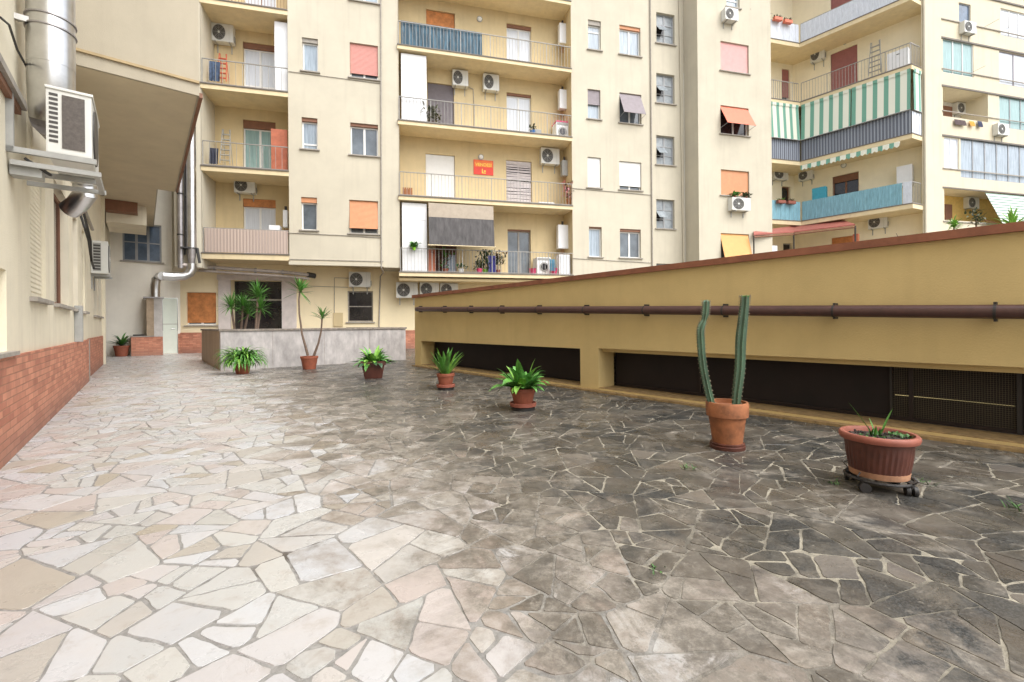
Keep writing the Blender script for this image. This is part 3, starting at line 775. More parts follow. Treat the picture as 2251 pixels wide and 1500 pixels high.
# ================================================================= LEFT BUILDING
LB = thing('side_building', 'ivory building along the left side with brick dado and a large overhanging upper storey', 'building', FL.P(0, 0, 0))
bl = brick('brick_dado_left', FL.e)
u1, u2, u3 = 12.4, 17.9, 22.7
def lwin(x0, x1, z0, z1, d=0., **kw):
    s0, s1 = FL.px(x0, 700, d)[0], FL.px(x1, 700, d)[0]
    HOLES.setdefault('L', []).append((s0, s1, z0, z1, .14)); return s0, s1
def narrow(x0, x1, z0, z1, pane, d=0., dep=.12, key='L', shutter=False):
    s0, s1 = FL.px(x0, 700, d)[0], FL.px(x1, 700, d)[0]
    HOLES.setdefault(key, []).append((s0, s1, z0, z1, dep+.02))
    f = MB()
    for a, b in ((s0+.002, s0+.05), (s1-.05, s1-.002), ((s0+s1)/2-.03, (s0+s1)/2+.03)):
        f.box(FL, a, b, d-dep-.02, d-dep+.03, z0+.002, z1-.002)
    f.box(FL, s0+.05, s1-.05, d-dep-.02, d-dep+.028, z1-.05, z1-.002).box(FL, s0+.05, s1-.05, d-dep-.02, d-dep+.028, z0+.002, z0+.05)
    w_ = f.build('window', stucco_left if shutter else brown, LB)
    MB().box(FL, s0+.05, s1-.05, d-dep-.01, d-dep+.01, z0+.05, z1-.05).build('pane', pane, w_)
    if shutter: slats(FL, s0+.004, s1-.004, z0+.01, z1-.01, d-.04, .05).build('roller_shutter', stucco_left, w_)
    MB().box(FL, s0-.08, s1+.08, d-.1, d+.06, z0-.045, z0-.003).build('sill', sillm, w_)
    return w_
narrow(68, 101, 1.37, 2.7, glass, shutter=True)
narrow(120, 152, 1.37, 2.95, glassd)
narrow(161, 171, 1.37, 2.9, glassd)
narrow(181, 187.5, 1.37, 2.9, glass, shutter=True)
narrow(206, 213, 1.37, 2.7, glassd, d=-.06, key='L2')
narrow(216, 222, 1.37, 2.7, glassd, d=-.06, key='L2')
HOLES['L'].append((2.6, FL.px(14, 650)[0], .87, 1.53, .1))
n_ = MB().box(FL, 2.6, FL.px(14, 650)[0], -.098, -.06, .87, 1.53).build('meter_door', stucco_left, LB)
MB().box(FL, 2.5, FL.px(14, 650)[0]+.1, -.05, .06, .835, .868).build('sill', sillm, LB)
holewall(MB(), FL, -4, u1, 0, 12, 0, HOLES['L']).build('wall', stucco_left, LB)
holewall(MB(), FL, u1, u2, 0, 12, -.06, HOLES['L2']).build('wall', stucco_left, LB)
MB().quad(FL.P(u1, 0, 0), FL.P(u1, 0, 12), FL.P(u1, -.06, 12), FL.P(u1, -.06, 0)).build('wall', stucco_left, LB)
MB().box(FL, -4, u1+.02, .001, .03, 0, .83).build('dado', bl, LB)
MB().box(FL, u1+.021, u2-.25, -.058, -.03, 0, .83).build('dado', bl, LB)
MB().box(FL, u1-.13, u1+.035, .0305, .036, 0, .83).build('corner_strip', sillm, LB)
MB().box(FL, u2, u3, -.4, -.25, 0, 3.2).build('recess_panel', M('brown_recess_panel', (.17, .11, .05, 1), .7, noise=.3, nscale=3), LB)  # plain brown panel set back in the far section of the wall
MB().box(FL, u2, u3, -.4, -.06, 3.2, 12).build('wall', stucco_left, LB)
MB().box(FL, u2-.12, u2, -.4, 0.02, 0, 4.9).build('corner_pier', stucco_left, LB)
# ledge over the nearest bay
MB().box(FL, -4, 5.9, .001, .07, 3.0, 3.06).build('ledge', sillm, LB)
MB().box(FL, -4, 5.85, .001, .04, 2.94, 2.997).build('ledge', brown, LB)
# pilaster strip near the camera and upper panel
MB().box(FL, 6.35, 6.47, .001, .03, 2.72, 12).build('pilaster', stucco_left, LB)
# overhang
zO = 4.92
FO = FP(9.3)
a, _z = FO.px(438, 211, 0); vO1 = a
_zz = FO.px(438, 211, 0)[1]; zO = _zz
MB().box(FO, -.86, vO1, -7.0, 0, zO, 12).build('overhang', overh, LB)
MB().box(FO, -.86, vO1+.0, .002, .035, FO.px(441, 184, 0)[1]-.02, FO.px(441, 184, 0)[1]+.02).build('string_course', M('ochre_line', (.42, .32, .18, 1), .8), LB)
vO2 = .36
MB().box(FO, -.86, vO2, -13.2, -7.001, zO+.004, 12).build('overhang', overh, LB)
MB().box(FO, vO1-.001, vO1+.05, -7.0, -.02, zO-.02, zO+.06).build('edge_strip', brown, LB)
MB().box(FO, -.86, vO1-.03, -6.99, -.04, zO-.008, zO-.002).build('soffit', M('lightened_tan_soffit', (.58, .50, .36, 1), .9, noise=.08, nscale=1.2, streak=.1), LB)  # lighter sheet added to lift the shaded underside of the overhang
MB().box(FO, -.86, vO2-.03, -13.1, -7.0, zO-.006, zO+.002).build('soffit', M('lightened_tan_soffit', (.58, .50, .36, 1)), LB)
# beams where the overhang meets the end wall
MB().box(FO, -.86, -.1, -9.5, -9.1, zO-.34, zO-.002).build('beam', brown, LB)
MB().box(FO, -.86, .12, -11.5, -9.52, zO-.62, zO-.004).build('beam', stucco_left, LB)
MB().box(FO, -5, vO1, -14, .2, 12.002, 12.3).build('roof', terra, LB)
# end wall (faces the camera)
window(LB, 'W', FW, 269, 355, 492, 575, pane=glassblue, frame=greyf, cols=3, rows=2, depth=.1, label='blue grey factory window with metal glazing bars')
wdoor = FW.px(357, 720)[0], FW.px(391, 720)[0]
sW1 = FW.px(397, 720)[0]
zD = FW.px(374, 655)[1]
HOLES['W'].append((wdoor[0], wdoor[1], 0.02, zD, .1))
dr = MB().box(FW, wdoor[0]+.02, wdoor[1]-.02, -.09, -.04, .03, zD-.02).build('door', doorm, LB)
MB().tube([FW.P(wdoor[1]-.22, -.02, 1.0), FW.P(wdoor[1]-.1, -.02, 1.0)], .015, 8).build('handle', steel, dr)
MB().box(FW, wdoor[0]+.02, wdoor[1]-.02, -.039, -.033, 1.18, 1.2).build('letterbox', sillm, dr)
holewall(MB(), FW, -1.5, sW1+.02, 0, 12, 0, HOLES['W']).build('wall', M('brightened_end_wall', (.88, .84, .74, 1), .9, noise=.06, nscale=1.5, streak=.14), LB)  # base colour raised to make up for the shade under the overhang
MB().box(FW, wdoor[1], sW1+.02, .002, .025, 0, .8).build('dado', brick('brick_dado_end', FW.e), LB)

# ================================================================= GARAGE BUILDING (right)
GB = thing('garage_building', 'low ochre garage building with terracotta coping and long dark ground level openings', 'building', FR.P(-5, 0, 0))
zG = 1.76; gs0 = -10.73; gs1 = 3.0
o1 = (-10.41, -5.0, .055, .655, .37); o2 = (-4.62, 2.6, .055, .672, .37)
holewall(MB(), FR, gs0, gs1, 0, zG, 0, [o1, o2]).build('wall', ochre, GB)
MB().quad(FR.P(gs0, 0, 0), FR.P(gs0, -6.5, 0), FR.P(gs0, -6.5, zG), FR.P(gs0, 0, zG)).build('wall', ochre, GB)
MB().box(FR, gs0+.01, gs1, -6.5, -6.3, 0, zG).build('wall', ochre, GB)
MB().box(FR, gs0+.01, gs1, -6.5, -.01, zG-.15, zG-.002).build('roof', sillm, GB)
cp = MB()
cp.box(FR, gs0-.06, gs1+.05, -.35, .05, zG, zG+.075)
cp.box(FR, gs0-.06, gs0+.3, -6.55, -.351, zG, zG+.075)
cp.build('coping', terra, GB)
MB().box(FR, gs0-.07, gs1+.05, .051, .06, zG+.008, zG+.025).build('coping_lip', terra, GB) if False else None
MB().box(FR, o2[0]+.001, o2[1], -.36, -.1, .615, .671).build('lintel', ochre, GB)
# sills: a low stained kerb in front of the grilles
MB().box(FR, gs0+.0, gs1, .001, .10, 0, .03).build('kerb', ochre_sill, GB)
MB().box(FR, o1[0], o1[1], -.369, -.002, .03, .062).build('sill', ochre_sill, GB)
MB().box(FR, o2[0], o2[1], -.369, -.002, .03, .064).build('sill', ochre_sill, GB)
darkp = M('dark_interior_mesh', (.010, .005, .005, 1), .7, noise=.5, nscale=2)  # dense mesh, with the unlit garage interior put into its near-black colour
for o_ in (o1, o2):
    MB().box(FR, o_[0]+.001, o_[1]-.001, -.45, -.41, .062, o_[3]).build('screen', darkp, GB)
fr_ = MB()
for a in (-3.2, -1.02, 1.2):
    fr_.box(FR, a, a+.035, -.409, -.385, .066, .66)
fr_.box(FR, -4.6, 2.5, -.408, -.388, .066, .10)
fr_.build('screen_frame', M('dark_brown_steel', (.014, .007, .006, 1), .5), GB)
mb = MB()
ga, gb = FR.px(1962, 880, -.39)[0], FR.px(2236, 920, -.39)[0]
a = ga
while a < gb:
    mb.box(FR, a-.0012, a+.0012, -.3995, -.397, .1, .655); a += .018
z = .11
while z < .655:
    mb.box(FR, ga, gb, -.397, -.3945, z-.0012, z+.0012); z += .018
gr = mb.build('grille', M('olive_wire', (.10, .085, .05, 1), .5), GB)
MB().box(FR, ga-.02, ga+.0, -.40, -.38, .1, .655).box(FR, gb, gb+.03, -.40, -.375, .066, .66).build('grille_post', black, GB)
ta, tb = FR.at(1968, 868, -.405), FR.at(2232, 893, -.405)
MB().tube([ta, tb], .0028, 6).build('lamp_tube', M('warm_tube_glow', (.75, .62, .30, 1), .5, em=.25), GB)

# the long drain pipe, falling towards the camera
pa, pb = FR.at(916, 680, .09), FR.at(2251, 686, .11)
ext = (pb-pa)*1.35
DP = thing('drain_pipe', 'long brown drain pipe clamped along the ochre garage wall', 'pipe', pa)
MB().tube([pa, pa+ext], .058, 20).build('pipe', pipebr, DP, smooth=True)
MB().tube([pa, pa+Vector((-FR.o.x, -FR.o.y, 0))*.12], .055, 16).build('elbow', pipebr, DP, smooth=True)
for x in (921, 974, 1032, 1100, 1182, 1286, 1418, 1592, 1834, 2188):
    q = FR.at(x, 681, .095); t_ = (q-pa).dot((pb-pa).normalized()); q = pa+(pb-pa).normalized()*t_
    d_ = (pb-pa).normalized()
    MB().tube([q-d_*.009, q+d_*.009], .062, 20).box(Fr((q.x, q.y), FR.e), -.009, .009, -.1, .0, q.z-.08, q.z+.08).build('clamp', black, DP)

# ================================================================= PARAPET (marble box round the light well)
PB = FP(12.87)
pv0, _ = PB.px(485, 800); pv1, _ = PB.px(892, 790)
PL = thing('parapet', 'marble parapet with vertical grey streaks round the entrance light well', 'wall', PB.P(pv0, 0, 0))
zP = 1.0
MB().box(PB, pv0, pv1, -.22, 0, 0, zP-.05).build('front_panel', marble, PL)
MB().box(PB, pv0, pv0+.22, -4.5, -.221, 0, zP-.05).build('side_panel', marbleb, PL)
MB().box(PB, pv1-.22, pv1, -4.5, -.221, 0, zP-.05).build('side_panel', marble, PL)
MB().box(PB, pv0-.03, pv1+.03, -.25, .03, zP-.048, zP).box(PB, pv0-.03, pv0+.25, -4.5, -.2501, zP-.048, zP).box(PB, pv1-.25, pv1+.03, -4.5, -.2501, zP-.048, zP).build('coping', marblecap, PL)
for k in range(1, 4):
    s_ = pv0+(pv1-pv0)*k/4+.07*(k-2)
    MB().box(PB, s_-.004, s_+.004, .0005, .0025, .02, zP-.06).build('joint', marblecap, PL)

# ================================================================= AIR CONDITIONERS
LF = Fr((0, 0), (1, 0))
def make_ac(label, w_=.8, h_=.56, dp=.3):
    r = thing('air_conditioner', label, 'air conditioner', (0, 0, 0), 'outdoor air conditioning units')
    MB().box(LF, -w_/2, w_/2, 0, dp, .06, .06+h_).build('casing', acw, r, bevel=.014)
    cx_, cz, rr = -w_*.16, .06+h_*.5, h_*.43
    disc = MB(); n = 28
    for k, (ra, da) in enumerate(((rr, dp+.001), (rr, dp+.006), (rr*.97, dp+.012))): pass
    pts = [LF.P(cx_+math.cos(2*math.pi*k/n)*rr, dp+.008, cz+math.sin(2*math.pi*k/n)*rr) for k in range(n)]
    back = [LF.P(cx_+math.cos(2*math.pi*k/n)*rr, dp-.01, cz+math.sin(2*math.pi*k/n)*rr) for k in range(n)]
    disc.add(pts+back, [list(range(n)), list(range(n, 2*n))[::-1]]+[[k, (k+1) % n, n+(k+1) % n, n+k] for k in range(n)])
    fan = disc.build('fan_opening', acd, r)
    g = MB()
    for q in (.35, .55, .75, .93):
        g.tube([LF.P(cx_+math.cos(2*math.pi*k/24)*rr*q, dp+.014, cz+math.sin(2*math.pi*k/24)*rr*q) for k in range(25)], .0045, 5, cap=False)
    for k in range(8):
        a = 2*math.pi*k/8
        g.tube([LF.P(cx_+math.cos(a)*rr*.15, dp+.014, cz+math.sin(a)*rr*.15), LF.P(cx_+math.cos(a)*rr*.97, dp+.014, cz+math.sin(a)*rr*.97)], .004, 5)
    g.build('fan_grille', acg, r)
    MB().tube([LF.P(cx_, dp+.008, cz), LF.P(cx_, dp+.024, cz)], rr*.17, 14).build('hub', acw, r)
    MB().box(LF, w_*.31, w_*.315, dp-.004, dp+.003, .08, .04+h_).build('panel_joint', acg, r)
    MB().box(LF, w_*.5-.004, w_*.5+.03, .08, .2, .12, .3).build('valve_cover', acg, r)
    for x_ in (-w_*.33, w_*.33):
        MB().box(LF, x_-.018, x_+.018, -.0, dp+.04, .02, .055).box(LF, x_-.018, x_+.018, -.005, .025, -.2, .02).build('bracket', acg, r)
    return r
AC0 = make_ac('white air conditioner on the upper loggia wall at the left, above the red ladder')
first = [True]
def ac(F, x0, x1, y0, y1, d, label, w_=None):
    """unit whose front spans the measured box; its back stands on plane d"""
    df = d+.3; s0, z0 = F.px(x0, y1, df); s1, z1 = F.px(x1, y0, df)
    k = max(.75, min(1.3, (s1-s0)/.8)); s_ = (s0+s1)/2
    z0 = F.px((x0+x1)/2, y1, df)[1]
    kz = max(.75, min(1.35, (F.px((x0+x1)/2, y0, df)[1]-z0)/.56))
    zl = z0-.06*k
    for zs_ in zC:                       # hangs below the slab, never through it
        if zl < zs_-.15 < zl+.66*kz and d == GC: zl = zs_-.17-.66*kz
    loc = F.P(s_, d+.003, zl)
    if first[0]:
        first[0] = False; AC0.location = loc; AC0.rotation_euler = (0, 0, F.rot); AC0.scale = (k, 1, kz); AC0['label'] = label; return AC0
    return dup(AC0, loc, F.rot, label, (k, 1, kz))
ac(FF, 465, 512, 53, 92, G, 'white air conditioner high in the left loggia above the red ladder')
ac(FF, 514, 560, 392, 424, G, 'white air conditioner under the balcony with the grey stepladder')
ac(FF, 767, 814, 598, 631, G, 'air conditioner directly above the dark ground floor window')
ac(FF, 995, 1029, 144, 178, GC, 'left air conditioner of the pair under the blue sheeting balcony')
ac(FF, 1063, 1097, 152, 187, GC, 'right air conditioner of the pair under the blue sheeting balcony')
ac(FF, 1190, 1230, 326, 361, GC, 'air conditioner high on the wall right of the red and yellow sign')
ac(FF, 871, 918, 621, 655, G+.25, 'leftmost and largest of the three air conditioners under the lowest balcony')
ac(FF, 923, 965, 621, 651, G+.25, 'middle of the three air conditioners under the lowest balcony')
ac(FF, 968, 1007, 623, 650, G+.25, 'rightmost of the three air conditioners under the lowest balcony, half behind the coping')
ac(FF, 1595, 1623, 18, 44, E, 'air conditioner under the top window of the plain right hand bay')
ac(FF, 1610, 1650, 434, 462, E, 'air conditioner below the flower box on the right hand bay')
ac(FU, 1781, 1812, 103, 134, WD, 'air conditioner left of the closed maroon shutter on the wing')
ac(FF, 1702, 1733, 371, 394, G, 'left air conditioner with red sticker over the blue screened balcony')
ac(FU, 1755, 1786, 374, 396, WD, 'second air conditioner over the blue screened balcony, behind the valance')
ac(FU, 1908, 1950, 474, 502, WD, 'air conditioner beside the red canopy on the wing wall')
ac(FF, 2120, 2147, 47, 72, G, 'air conditioner on the far block under its highest small window')
ac(FF, 2104, 2130, 226, 250, G-1.5, 'air conditioner inside the white recessed balcony of the far block')
ac(FF, 2194, 2219, 272, 297, G, 'air conditioner hanging on the parapet of the far block above the long veranda')
ac(FF, 2122, 2160, 432, 458, G-1.5, 'air conditioner in the yellow recessed balcony beside the striped awning')
ac2 = ac(FL, 200, 258, 500, 590, -.06, 'grey air conditioner farther along the left wall under the overhang')
mb = MB()
for k in range(9): mb.box(LF, -.404, -.4015, .05, .17, .12+.05*k, .15+.05*k)
e_ = mb.build('side_louvre', acd); e_.parent = ac2
e_ = MB().box(LF, -.4014, -.4005, .04, .18, .1, .58).build('side_panel', acg); e_.parent = ac2
def big_ac():
    F = FL; d0, d1 = .23, .52
    s0 = FL.px(135, 280, .4)[0]-.35; s0 = 5.5; s1 = 6.3
    zb_ = FL.px(108, 343, d0)[1]*0+2.56; zt_ = 3.11
    r = thing('air_conditioner', 'large white air conditioner on steel brackets at the upper left near the duct', 'air conditioner', F.P(s0, d0, zb_), 'outdoor air conditioning units')
    MB().box(F, s0, s1, d0, d1, zb_, zt_).build('casing', acw, r, bevel=.012)
    MB().box(F, s0-.008, s0-.001, d0+.10, d1-.045, zb_+.05, zt_-.04).build('coil', M('dark_coil', (.09, .075, .065, 1), .6, noise=.3, nscale=40), r)
    lv = MB()
    for k in range(11):
        z = zb_+.09+k*.04; lv.box(F, s0-.004, s0-.001, d0+.02, d0+.075, z, z+.022)
    lv.build('louvre', acd, r)
    MB().box(F, s0-.012, s1, d0-.005, d1+.01, zt_-.004, zt_+.02).build('lid', acw, r, bevel=.006)
    n = 28; cs, cz, rr = s0+.32, (zb_+zt_)/2, .25
    MB().tube([F.P(cs, d1-.01, cz), F.P(cs, d1+.012, cz)], rr, n).build('fan_opening', acd, r)
    b = MB().box(F, s0-.02, s0+.02, .0, d1+.03, zb_-.05, zb_-.005).box(F, s1-.08, s1-.04, .0, d1+.03, zb_-.05, zb_-.005)
    b.box(F, s0-.02, s0+.02, .0, .045, zb_-.049, zb_+.5).build('bracket', acg, r)
    MB().box(F, s0+.0, s0+.04, .02, d1+.06, zb_-.15, zb_-.11).box(F, s1-.1, s1-.06, .02, d1+.06, zb_-.15, zb_-.11).box(F, s0+.041, s1-.101, d1+.01, d1+.05, zb_-.149, zb_-.111).build('lower_bracket', acg, r)
    MB().box(F, s0+.05, s0+.2, .01, .2, zb_-.22, zb_-.11).build('junction_box', acg, r)
    pts = []
    for k in range(14):
        t = k/13; pts.append(F.P(s0+.02+.1*t, .1+.15*math.sin(t*3.1), zb_-.08-.1*math.sin(t*3.14)))
    MB().tube(pts, .012, 8).build('cable', black, r)
big_ac()

# ================================================================= DUCTS AND PIPES
def on(F, x, y, d): return F.at(x, y, d)
BD = thing('ventilation_duct', 'large shiny round steel duct dropping beside the upper left air conditioner', 'duct', FL.P(6.4, .2, 2.5))
dl = .22
r0 = .165
p_top = FL.at(115, 60, dl); s_d = FL.px(113, 150, dl)[0]
A = FL.P(s_d, dl, 5.4); B = FL.P(s_d, dl, FL.px(113, 150, dl)[1])
MB().tube([FL.P(s_d, dl, 9), B], r0, 32).build('upper_duct', steel, BD, smooth=True)
B1 = B-Vector((0, 0, .12)); C_ = FL.P(s_d+.12, dl-.01, B.z-.45); D_ = FL.P(s_d+.75, dl+.02, B.z-1.0)
mb = MB().tube([B+Vector((0, 0, .05)), B1, B1*.5+C_*.5+Vector((0, 0, -.02)), C_], [r0*.985, r0*.985, r0*.975, r0*.95], 32); mb.build('elbow', steel, BD, smooth=True)
D_ = FL.at(178, 362, .24); E_ = FL.at(186, 388, .24)
MB().tube([C_, C_*.6+D_*.4, D_], [r0*.94, .13, .1], 24).build('offset', steeld, BD, smooth=True)
F_ = FL.at(187, 428, .24); H_ = FL.at(152, 462, .06)
MB().tube([D_, E_, F_, F_*.5+H_*.5-Vector((0, 0, .03)), H_], [.11, .135, .135, .13, .125], 20).build('lower_elbow', steel, BD, smooth=True)
for q in (0., .07, .14):
    MB().tube([E_*(1-q*5)+F_*(q*5), E_*(1-q*5-.12)+F_*(q*5+.12)], .143, 20).build('collar', steel, BD, smooth=True)
for zc in (B.z+.32, B.z+.42):
    MB().tube([FL.P(s_d, dl, zc), FL.P(s_d, dl, zc+.012)], r0+.012, 32).build('clamp_band', steeld, BD, smooth=True)
for zz_ in (.32, .6): MB().box(FL, s_d-.1, s_d-.06, .0, .12, B.z+zz_, B.z+zz_+.05).build('bracket', steel, BD)

TD = thing('ventilation_duct', 'tall steel duct rising beside the left loggia, the wider of two', 'duct', BB.P(1.2, .3, 3))
def vline(F, x, y0, y1, d, z_top=None):
    a = F.at(x, y1, d); b = F.at(x, y0, d)
    if z_top: b.z = z_top
    return [a, b]
wd = vline(BB, 421, 280, 545, .35, 19)
MB().tube(wd, .155, 24).build('riser', steel, TD, smooth=True)
for k in range(9):
    z = wd[0].z+.6+1.3*k; MB().tube([Vector((wd[0].x, wd[0].y, z)), Vector((wd[0].x, wd[0].y, z+.04))], .165, 24).build('collar', steel, TD, smooth=True)
a = BB.at(421, 545, .35); b = BB.at(421, 580, .35)
MB().tube([a, b], [.155, .1], 20).build('reducer', steeld, TD, smooth=True)
cpts = [BB.at(x, y, .35) for x, y in ((421, 580), (421, 592), (416, 602), (404, 608), (380, 609), (358, 607))]
MB().tube(cpts, .155, 20).build('bend', steel, TD, smooth=True)
CHB = FP(22.15)
c0 = CHB.at(341, 655, .0); c1 = CHB.at(341, 628, 0)
ee = cpts[-1]
MB().tube([ee, CHB.at(350, 608, 0), CHB.at(343, 615, 0), c1, c0], .15, 20).build('bend', steel, TD, smooth=True)
TD2 = thing('ventilation_duct', 'narrow dark steel duct beside the tall wide one near the left loggia', 'duct', BB.P(.9, .3, 3))
wd = vline(BB, 397, 280, 590, .3, 19)
MB().tube(wd, .085, 16).build('riser', steeld, TD2, smooth=True)
wd2 = vline(BB, 407, 280, 560, .28, 19)
MB().tube(wd2, .035, 10).build('cable_riser', black, TD2, smooth=True)
for k in range(4):
    z = wd[0].z+1.2+1.5*k; MB().tube([Vector((wd[0].x, wd[0].y, z)), Vector((wd[0].x, wd[0].y, z+.05))], .1, 16).build('collar', black, TD2)
MB().box(BB, BB.px(396, 560, .3)[0], BB.px(432, 560, .3)[0], .08, .5, BB.px(415, 545, .3)[1]-.05, BB.px(415, 545, .3)[1]).build('bracket', black, TD2)
MB().hexa([BB.P(a_, d_, z_) for z_, a1, a2 in ((BB.px(415, 577, .3)[1], BB.px(436, 560, .3)[0], BB.px(441, 560, .3)[0]), (BB.px(415, 545, .3)[1], BB.px(430, 560, .3)[0], BB.px(436, 560, .3)[0])) for a_, d_ in ((a1, .45), (a2, .45), (a2, .2), (a1, .2))]).build('bracket', black, TD2)
TK = thing('cable_trunking', 'long grey trunking pipe running under the left loggia above the entrance', 'trunking', FF.at(400, 583, -.6))
pts = [BB.at(397, 583, .3), BB.at(418, 584, .35)]+[FF.at(x, y, -.55) for x, y in ((437, 586), (640, 600), (680, 605))]
MB().tube(pts, .07, 14).build('pipe', chan, TK, smooth=True)
MB().tube([FF.at(676, 604, -.55), FF.at(692, 607, -.75)], .11, 12).build('outlet', black, TK)
MB().tube([p+Vector((0, 0, -.16)) for p in pts[2:]], .05, 10).build('pipe', chan, TK, smooth=True)
for x in (470, 560, 620):
    q = FF.at(x, 590, -.55); y_ = 586+(x-437)*.069
    q = FF.at(x, y_, -.55)
    MB().tube([q, q+Vector((FF.e.x, FF.e.y, 0))*.06], .1, 14).build('collar', steeld, TK)
# chimney stub and low brick base by the door
cb_ = FP(22.2)
s0, s1 = FW.px(288, 760, .75)[0], FW.px(358, 760, .75)[0]
sm_ = FW.px(330, 760, .75)[0]
CHM = thing('chimney_base', 'plastered flue box on a low brick plinth beside the pale green door', 'chimney', FW.P(s0, .75, 0))
zc0 = FW.px(320, 741, .75)[1]; zc1 = FW.px(341, 656, .75)[1]
MB().box(FW, s0, s1, .003, .75, 0, zc0).build('plinth', brick('brick_plinth', FW.e), CHM)
MB().box(FW, s0-.02, sm_+.1, .003, .77, zc0+.001, zc0+.04).build('plinth_cap', sillm, CHM)
MB().box(FW, sm_+.12, s1-.002, .1, .73, zc0+.002, zc1).build('flue_box', plast, CHM)
MB().box(FW, sm_-.1, sm_+.119, .2, .73, zc0+.041, zc1).build('flue_box', plastb, CHM)
MB().box(FW, sm_-.2, s1+.05, .05, .8, zc1+.001, zc1+.05).build('cap_plate', steeld, CHM)
LID = tag(MB().box(FW, s0+.05, sm_-.15, .1, .7, zc0+.045, zc0+.09).build('tray', black, own=True), 'black tray lying on the low brick plinth', 'tray')
# downpipes and cables on the facades
def cable(name, pts, r, m, label, cat='cable'):
    o = MB().tube(pts, r, 7).build(name, m, own=True, smooth=True); return tag(o, label, cat)
cable('downpipe', [FF.at(838.5, 20, .05)+Vector((0, 0, 4)), FF.at(838.5, 590, .05), FF.at(843, 600, -.3), FF.at(836, 608, G+.05), Vector((*FF.at(831, 640, G+.05).xy, .1))], .028, sillm, 'thin grey downpipe at the right edge of the left projecting bay', 'pipe')
cable('downpipe', [Vector((*FF.at(1432, 300, .05).xy, 20)), Vector((*FF.at(1432, 300, .05).xy, 1.))], .03, sillm, 'thin grey downpipe left of the column of stair windows', 'pipe')
cable('downpipe', [Vector((*FF.at(1495, 300, .06).xy, 20)), FF.at(1503, 572, .06), FF.at(1506, 590, .12)], .032, stucco, 'cream downpipe right of the stair windows', 'pipe')
q = FU.P(sU1+.1, -.9, 0); q = Vector((PI_.x, PI_.y, 0))+Vector((FF.o.x, FF.o.y, 0))*.06+Vector((FF.e.x, FF.e.y, 0))*.08
cable('downpipe', [Vector((q.x, q.y, 21)), Vector((q.x, q.y, 1))], .05, stucco, 'cream downpipe on the corner pier beside the green striped blinds', 'pipe')
cable('cable', [FF.at(634, 157, .02), FF.at(740, 171, .02), FF.at(838, 184, .02)], .012, sillm, 'cable crossing the left bay below the pink shutter')
cable('cable', [FF.at(634, 512, .02), FF.at(740, 517, .02), FF.at(838, 523, .02)], .014, sillm, 'cable crossing the left bay below the lowest orange shutter')
cable('cable', [FF.at(1258, 414, .02), FF.at(1340, 421, .02), FF.at(1432, 429, .02)], .014, sillm, 'cable crossing the white bay between closed white shutters and lowest windows')
cable('cable', [FF.at(1258, 568, .02), FF.at(1340, 573, .02), FF.at(1432, 578, .02)], .014, sillm, 'cable crossing the white bay under its lowest windows')
cable('cable', [FF.at(655, 628, G+.02), FF.at(700, 630, G+.02), FF.at(765, 632, G+.02)], .012, sillm, 'thin wire on the wall left of the ground floor air conditioner')
cable('cable', [FF.at(768, 612, G+.02), FF.at(735, 611, G+.02), FF.at(735, 640, G+.02), FF.at(735, 688, G+.02)], .014, sillm, 'thin wire dropping from the ground floor air conditioner to the meter box')
cable('cable', [FF.at(1011, 184, GC+.2), FF.at(1040, 196, GC+.02), FF.at(1042, 230, GC+.02), FF.at(1042, 280, GC+.02)], .018, sillm, 'cable dropping between the paired air conditioners and the balcony floor')
cable('cable', [FF.at(1698, 30, E*0+.0)+Vector((0,0,.0)), FF.at(1650, 20, E+.02)], .01, sillm, 'wire at the top of the right hand bay')
MBX = tag(MB().box(FF, FF.px(733, 700, G)[0], FF.px(754, 700, G)[0], G+.003, G+.05, FF.px(743, 718, G)[1], FF.px(743, 688, G)[1]).build('meter_box', stucco_in, own=True, bevel=.006), 'cream meter box on the wall between entrance and dark window', 'meter box')
cd = MB().box(FL, 10.15, 10.3, .001, .1, .832, 1.42).build('conduit', acg, own=True, bevel=.01); tag(cd, 'grey conduit on the left wall just above the brick dado', 'conduit')

cable('cable', [FL.at(0, 38, .03), FL.at(20, 55, .05), FL.at(38, 110, .05), FL.at(60, 150, .06), FL.at(70, 215, .05), FL.at(78, 260, .04)], .009, black, 'black cable sagging down the left wall behind the big duct')
for k_, lab_ in enumerate(('outer dark hose looping into the farther left wall air conditioner', 'inner dark hose looping into the farther left wall air conditioner')):
    cable('hose', [FL.at(176+k_*8, 470, .02), FL.at(186+k_*6, 500, .08), FL.at(195+k_*4, 530, .1), FL.at(201, 575, .08), FL.at(206, 590, .16)], .02, black, lab_, 'hose')
cable('slanting_pipe', [FL.at(186, 462, .03), FL.at(193, 480, .03), FL.at(203, 505, .05)], .03, sillm, 'slanting grey pipe above the farther left wall air conditioner', 'pipe')
# ================================================================= POTS AND PLANTS ON THE PAVING
def rpot(root, c, r, h, m=terrap, rim=.16, rimm=None, name='pot', flute=None, n=40):
    p = [(r*.66, 0), (r*.70, h*.02), (r*.94, h*(1-rim)), (r*1.0, h*(1-rim)), (r*1.0, h*.985), (r*.97, h), (r*.88, h), (r*.86, h*.9)]
    MB().lathe(c, p, n, flute=flute).build(name, m, root, smooth=not flute)
    MB().lathe(Vector(c)+Vector((0, 0, h*.9)), [(r*.87, -.02), (r*.86, .0), (r*.4, .012)], 24).build('soil', soil, root, smooth=True)
def spot(x, y): return gnd(x, y)
